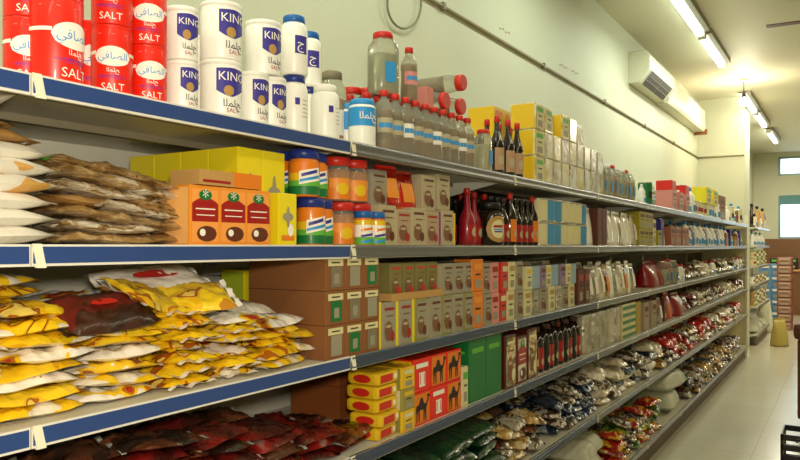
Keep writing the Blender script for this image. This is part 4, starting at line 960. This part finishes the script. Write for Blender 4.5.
row(3, Yat(645), Yat(660), .17, [carton(.16, .12, .2, mat('dusty_pink', 'a8907c', .55), 'lines', c=.003)], ['dusty pink box'], 'dusty pink boxes', u=.08, back=1)
row(3, Yat(660), Yat(672), .14, [bp_, sp], ['brown tall carton', 'silver tall pouch'], 'tall packs on the fourth shelf', u=.07, back=1)
row(3, Yat(672), Yat(688), .2, [pouch(.18, .1, .22, mat('orange_film', 'cf4a10', .3, coat=.5), 33, None, 'orange_pouch'), rdp], ['orange pouch', 'dark red pouch'], 'orange and red pouches on the fourth shelf', u=.09, back=1)
mixed(3, Yat(688), Yat(746), 'bags at the far end of the fourth shelf')

# ------------------------------------------------------------------ FIFTH and BOTTOM shelves: heaps of film bags
def heap(tier, y0, y1, protos, descs, group, step, layers, lh, u0=.10, rows=2, du=.19, jz=.2):
    n = int((y1-y0)/step)
    for i in range(n):
        for b in range(rows):
            L = layers(i) if callable(layers) else layers
            for s in range(max(1, L)):
                k = rnd.randrange(len(protos)) if not callable(protos) else 0
                y = y0+(i+.5)*step
                o = on(protos[k], tier, 0, u0+b*du+rnd.uniform(-.02, .02), .005+s*lh, rnd.uniform(-.35, .35), '%s, %s layer, %s from left in %s row on %s' % (descs[k], ordw(s+1), ordw(i+1), ('front', 'rear')[b], TN[tier]), group, Y=y+rnd.uniform(-.02, .02))
                o.rotation_euler.x = rnd.uniform(-jz, jz)*(s > 0); o.rotation_euler.y = (rnd.uniform(-jz, jz)+.12*(b == 0))*(s > 0)
gp = [pillow(.24, .17, .05, F_dgreen, 130+i, 'dark_green_pack', wr=.8) for i in range(2)]
heap(4, 1.35, Yat(505), gp, ['dark green pack', 'green-black pack'], 'dark green packs on the fifth shelf', .235, 6, .040)
sg = [pillow(.17, .15, .055, f, 140+i, nm, wr=1.6) for i, (f, nm) in enumerate(((F_silver, 'silver_packet'), (F_goldf, 'gold_packet'), (F_dred2, 'maroon_packet')))]
heap(4, Yat(506), Yat(560), sg, ['silver packet', 'gold packet', 'maroon packet'], 'glossy packets on the fifth shelf', .17, 4, .044)
bl = [pillow(.17, .15, .055, f, 150+i, nm, wr=1.6) for i, (f, nm) in enumerate(((F_bluef, 'blue_packet'), (F_bluef, 'blue_packet'), (F_silver, 'silver_packet')))]
heap(4, Yat(560), Yat(606), bl, ['blue packet', 'dark blue packet', 'pale silver packet'], 'blue packets on the fifth shelf', .175, lambda i: 4+i % 2, .044)
sv = [pillow(.2, .16, .07, f, 160+i, nm, wr=1.4) for i, (f, nm) in enumerate(((F_silver, 'silver_bag'), (F_cream, 'cream_bag'), (F_bluef, 'blue_bag')))]
heap(4, Yat(606), Yat(662), sv, ['silver bag', 'cream bag', 'blue bag'], 'silver bags on the fifth shelf', .205, lambda i: 4-i % 2, .055)
rr = [pillow(.22, .18, .08, f, 170+i, nm, wr=1.2) for i, (f, nm) in enumerate(((F_red, 'red_bag'), (F_cream, 'cream_bag'), (F_silver, 'silver_bag'), (F_goldf, 'gold_bag')))]
heap(4, Yat(662), Yat(744), rr, ['red bag', 'pale cream bag', 'bright silver bag', 'gold bag'], 'mixed bags on the fifth shelf', .25, 3, .068)
# bottom shelf
wsk = pillow(.55, .34, .17, F_sack, 180, 'white_sack', wr=.5, seal_w=.03)
for i, y in enumerate((Yat(609), Yat(560)-.1)):
    for s in range(2 if i == 0 else 1): on(wsk, 5, 0, .24, .005+s*.12, .1, 'white woven sack on the bottom shelf, %s' % ('left pile lower', 'left pile upper', 'right')[s+i*2], 'white sacks', Y=y, flat=False)
cp = [pillow(.19, .16, .06, f, 190+i, nm, wr=1.5) for i, (f, nm) in enumerate(((F_redy, 'red_packet'), (F_greeny, 'green_packet'), (F_redy, 'yellow_packet'), (F_silver, 'silver_packet')))]
heap(5, Yat(609)+.30, Yat(664), cp, ['red packet', 'green packet', 'orange-red packet', 'silvery packet'], 'coloured packets on the bottom shelf', .195, lambda i: 4+i % 2, .048)
big = pillow(.62, .38, .24, F_sack, 200, 'white_green_sack', wr=.5, seal_w=.03)
on(big, 5, 0, .22, .005, .1, 'big white and green sack on the bottom shelf, lower', Y=Yat(681), flat=False); on(big, 5, 0, .20, .17, -.1, 'big white and green sack on the bottom shelf, upper', Y=Yat(681)+.02, flat=False)
b5 = [pillow(.26, .2, .09, f, 210+i, nm, wr=1.2) for i, (f, nm) in enumerate(((F_bluef, 'blue_bag'), (F_silver, 'silver_bag'), (F_dred2, 'maroon_bag'), (F_goldf, 'gold_bag')))]
heap(5, Yat(690), Yat(744), b5, ['dark blue bag', 'silver bag', 'maroon bag', 'gold bag'], 'mixed bags at the far end of the bottom shelf', .29, 3, .065)
heap(5, 2.0, Yat(556)-.45, [rb_[0], rb_[1]], ['dark red packet', 'brown-red packet'], 'dark packets on the bottom shelf', .25, 4, .034)

# ------------------------------------------------------------------ beyond the pillar
def farfill(tier, protos, descs, group, pitch, hs, st):
    row(tier, 12.66, 14.55, pitch, protos, descs, group, u=.1, stack=st, hs=hs, tail='from left beyond the pillar, ')
ft = [tin(.06, .12, M_cream, M_redd), tin(.06, .12, M_bw, M_brown), tin(.06, .12, M_gold, M_cream), tin(.06, .12, M_liqb, M_bw), tin(.06, .12, M_greenl, M_bw)]
fd = ['cream tin', 'white tin', 'gold tin', 'amber tin', 'green tin']
farfill(0, [sauce_bottle(.06, .38, M_dark, M_black, M_cream), jw2, carton(.2, .15, .30, M_gold, 'lines', c=.003), jw2], ['dark tall bottle', 'white bottle', 'gold box', 'tall white jug'], 'goods on top beyond the pillar', .2, None, 1)
farfill(1, [jc, jw, jc2], ['white bottle', 'white jug', 'squat white bottle'], 'bottles beyond the pillar', .2, None, 1)
for k in (2, 3, 4): farfill(k, ft[k-2:]+ft[:k-2], fd[k-2:]+fd[:k-2], 'tins on %s beyond the pillar' % TN[k], .13, [.12]*5, 2 if k != 3 else 1)
farfill(5, [wsk], ['white and green sack'], 'sacks beyond the pillar', .55, None, 1)
M_wood = mat('brown_wood', '6e4a2a', .5)
def at(px, depth, z=0):
    xc = (px-400)/F*depth; c, s = F/math.sqrt(SS), VPX/math.sqrt(SS)
    return (CX-depth*s+xc*c, depth*c+xc*s, z)
ct = one('wooden_counter', None, label='brown wooden counter and shelf back at the far end of the aisle', cat='counter')
one('counter_body', MB().cbox(-.5, 2.2, 18.6, 19.1, 0, 1.0, M_wood, .01), ct); one('shelf_back', MB().cbox(-.5, 2.2, 19.1, 19.2, 0, 1.75, M_wood, .01), ct)
one('worktop', MB().cbox(-.52, 2.22, 18.55, 19.1, 1.0, 1.04, M_cardl, .005), ct)
bkx = carton(.2, .3, .26, M_black, 'lines', acc=M_greenl, c=.01)
for i, px in enumerate((775, 785, 793)):
    x, y, z = at(px, 16.6); put(bkx, (x, 18.82, 1.041), (0, 0, -PI/2), 'dark box on the far counter, %s from left' % ordw(i+1), 'dark boxes on the counter', flat=True)
# stacked crates and packs on the floor
bcx = carton(.22, .3, .24, mat('blue_crate', '5c86a8', .5), 'lines', acc=M_whitep, c=.01)
for c_, (px, d_, n) in enumerate(((765.5, 14.9, 5), (777, 14.9, 5))):
    x, y, z = at(px, d_)
    for i in range(n): put(bcx, (x, y, .001+i*.242), (0, 0, -PI/2), 'pale blue carton on the floor, %s from the bottom, %s stack' % (ordw(i+1), ('left', 'right')[c_]), 'blue cartons at the far end', flat=True)
rwx = carton(.26, .3, .15, mat('red_white_pack', '7c3028', .5), 'lines', front=mat('dull_pink', '9c6a58', .5), acc=M_beige, c=.02)
for c_, px in enumerate((785,)):
    x, y, z = at(px, 13.6)
    for i in range(9): put(rwx, (x, y, .001+i*.152), (0, 0, -PI/2), 'red and white pack in the floor stack, %s from the bottom' % ordw(i+1), 'red and white packs at the far end', flat=True)
gsk = pouch(.3, .22, .62, F_sack, 230, None, 'upright_sack')
x, y, z = at(757, 13.2); put(gsk, (x+.12, y, 0), (0, 0, -.6), 'pale upright sack on the floor by the far shelves')
x, y, z = at(752, 12.0); put(pouch(.25, .2, .45, mat('olive_film', 'a8944a', .4), 231, None, 'upright_sack'), (.30, 12.75, 0), (0, 0, -.6), 'olive sack standing by the wall pillar')
# brown upholstered stool and black crate at the right edge
st = one('padded_stool', None, label='brown padded stool at the right edge of the aisle', cat='stool'); st.location = (1.02, 7.15, 0)
M_up = mat('brown_upholstery', '5c2c18', .6, bump=.2)
one('seat', MB().cbox(-.2, .2, -.2, .2, .78, .92, M_up, .04), st); one('skirt', MB().cbox(-.17, .17, -.17, .17, .1, .78, M_up, .02), st)
for a in (-1, 1):
    for b_ in (-1, 1): one('leg', MB().box(a*.13-.02, a*.13+.02, b_*.13-.02, b_*.13+.02, 0, .1, M_black), st)
cr_ = one('black_crate', None, label='black plastic crate on the floor at the lower right corner', cat='crate'); cr_.location = (.98, 5.75, 0)
cb_ = MB().box(-.16, .16, -.16, .16, 0, .012, M_black)
for z in (.03, .10, .17, .24):
    for x0, x1, y0, y1 in ((-.16, .16, -.16, -.15), (-.16, .16, .15, .16), (-.16, -.15, -.15, .15), (.15, .16, -.15, .15)): cb_.box(x0, x1, y0, y1, z, z+.04, M_black)
for a in (-.16, .145):
    for b_ in (-.16, .145): cb_.box(a, a+.015, b_, b_+.015, .012, .28, M_black)
one('crate_body', cb_, cr_)
one('handle', MB().tube([(-.06, -.17, .24), (-.06, -.19, .26), (.06, -.19, .26), (.06, -.17, .24)], .008, M_black), cr_)
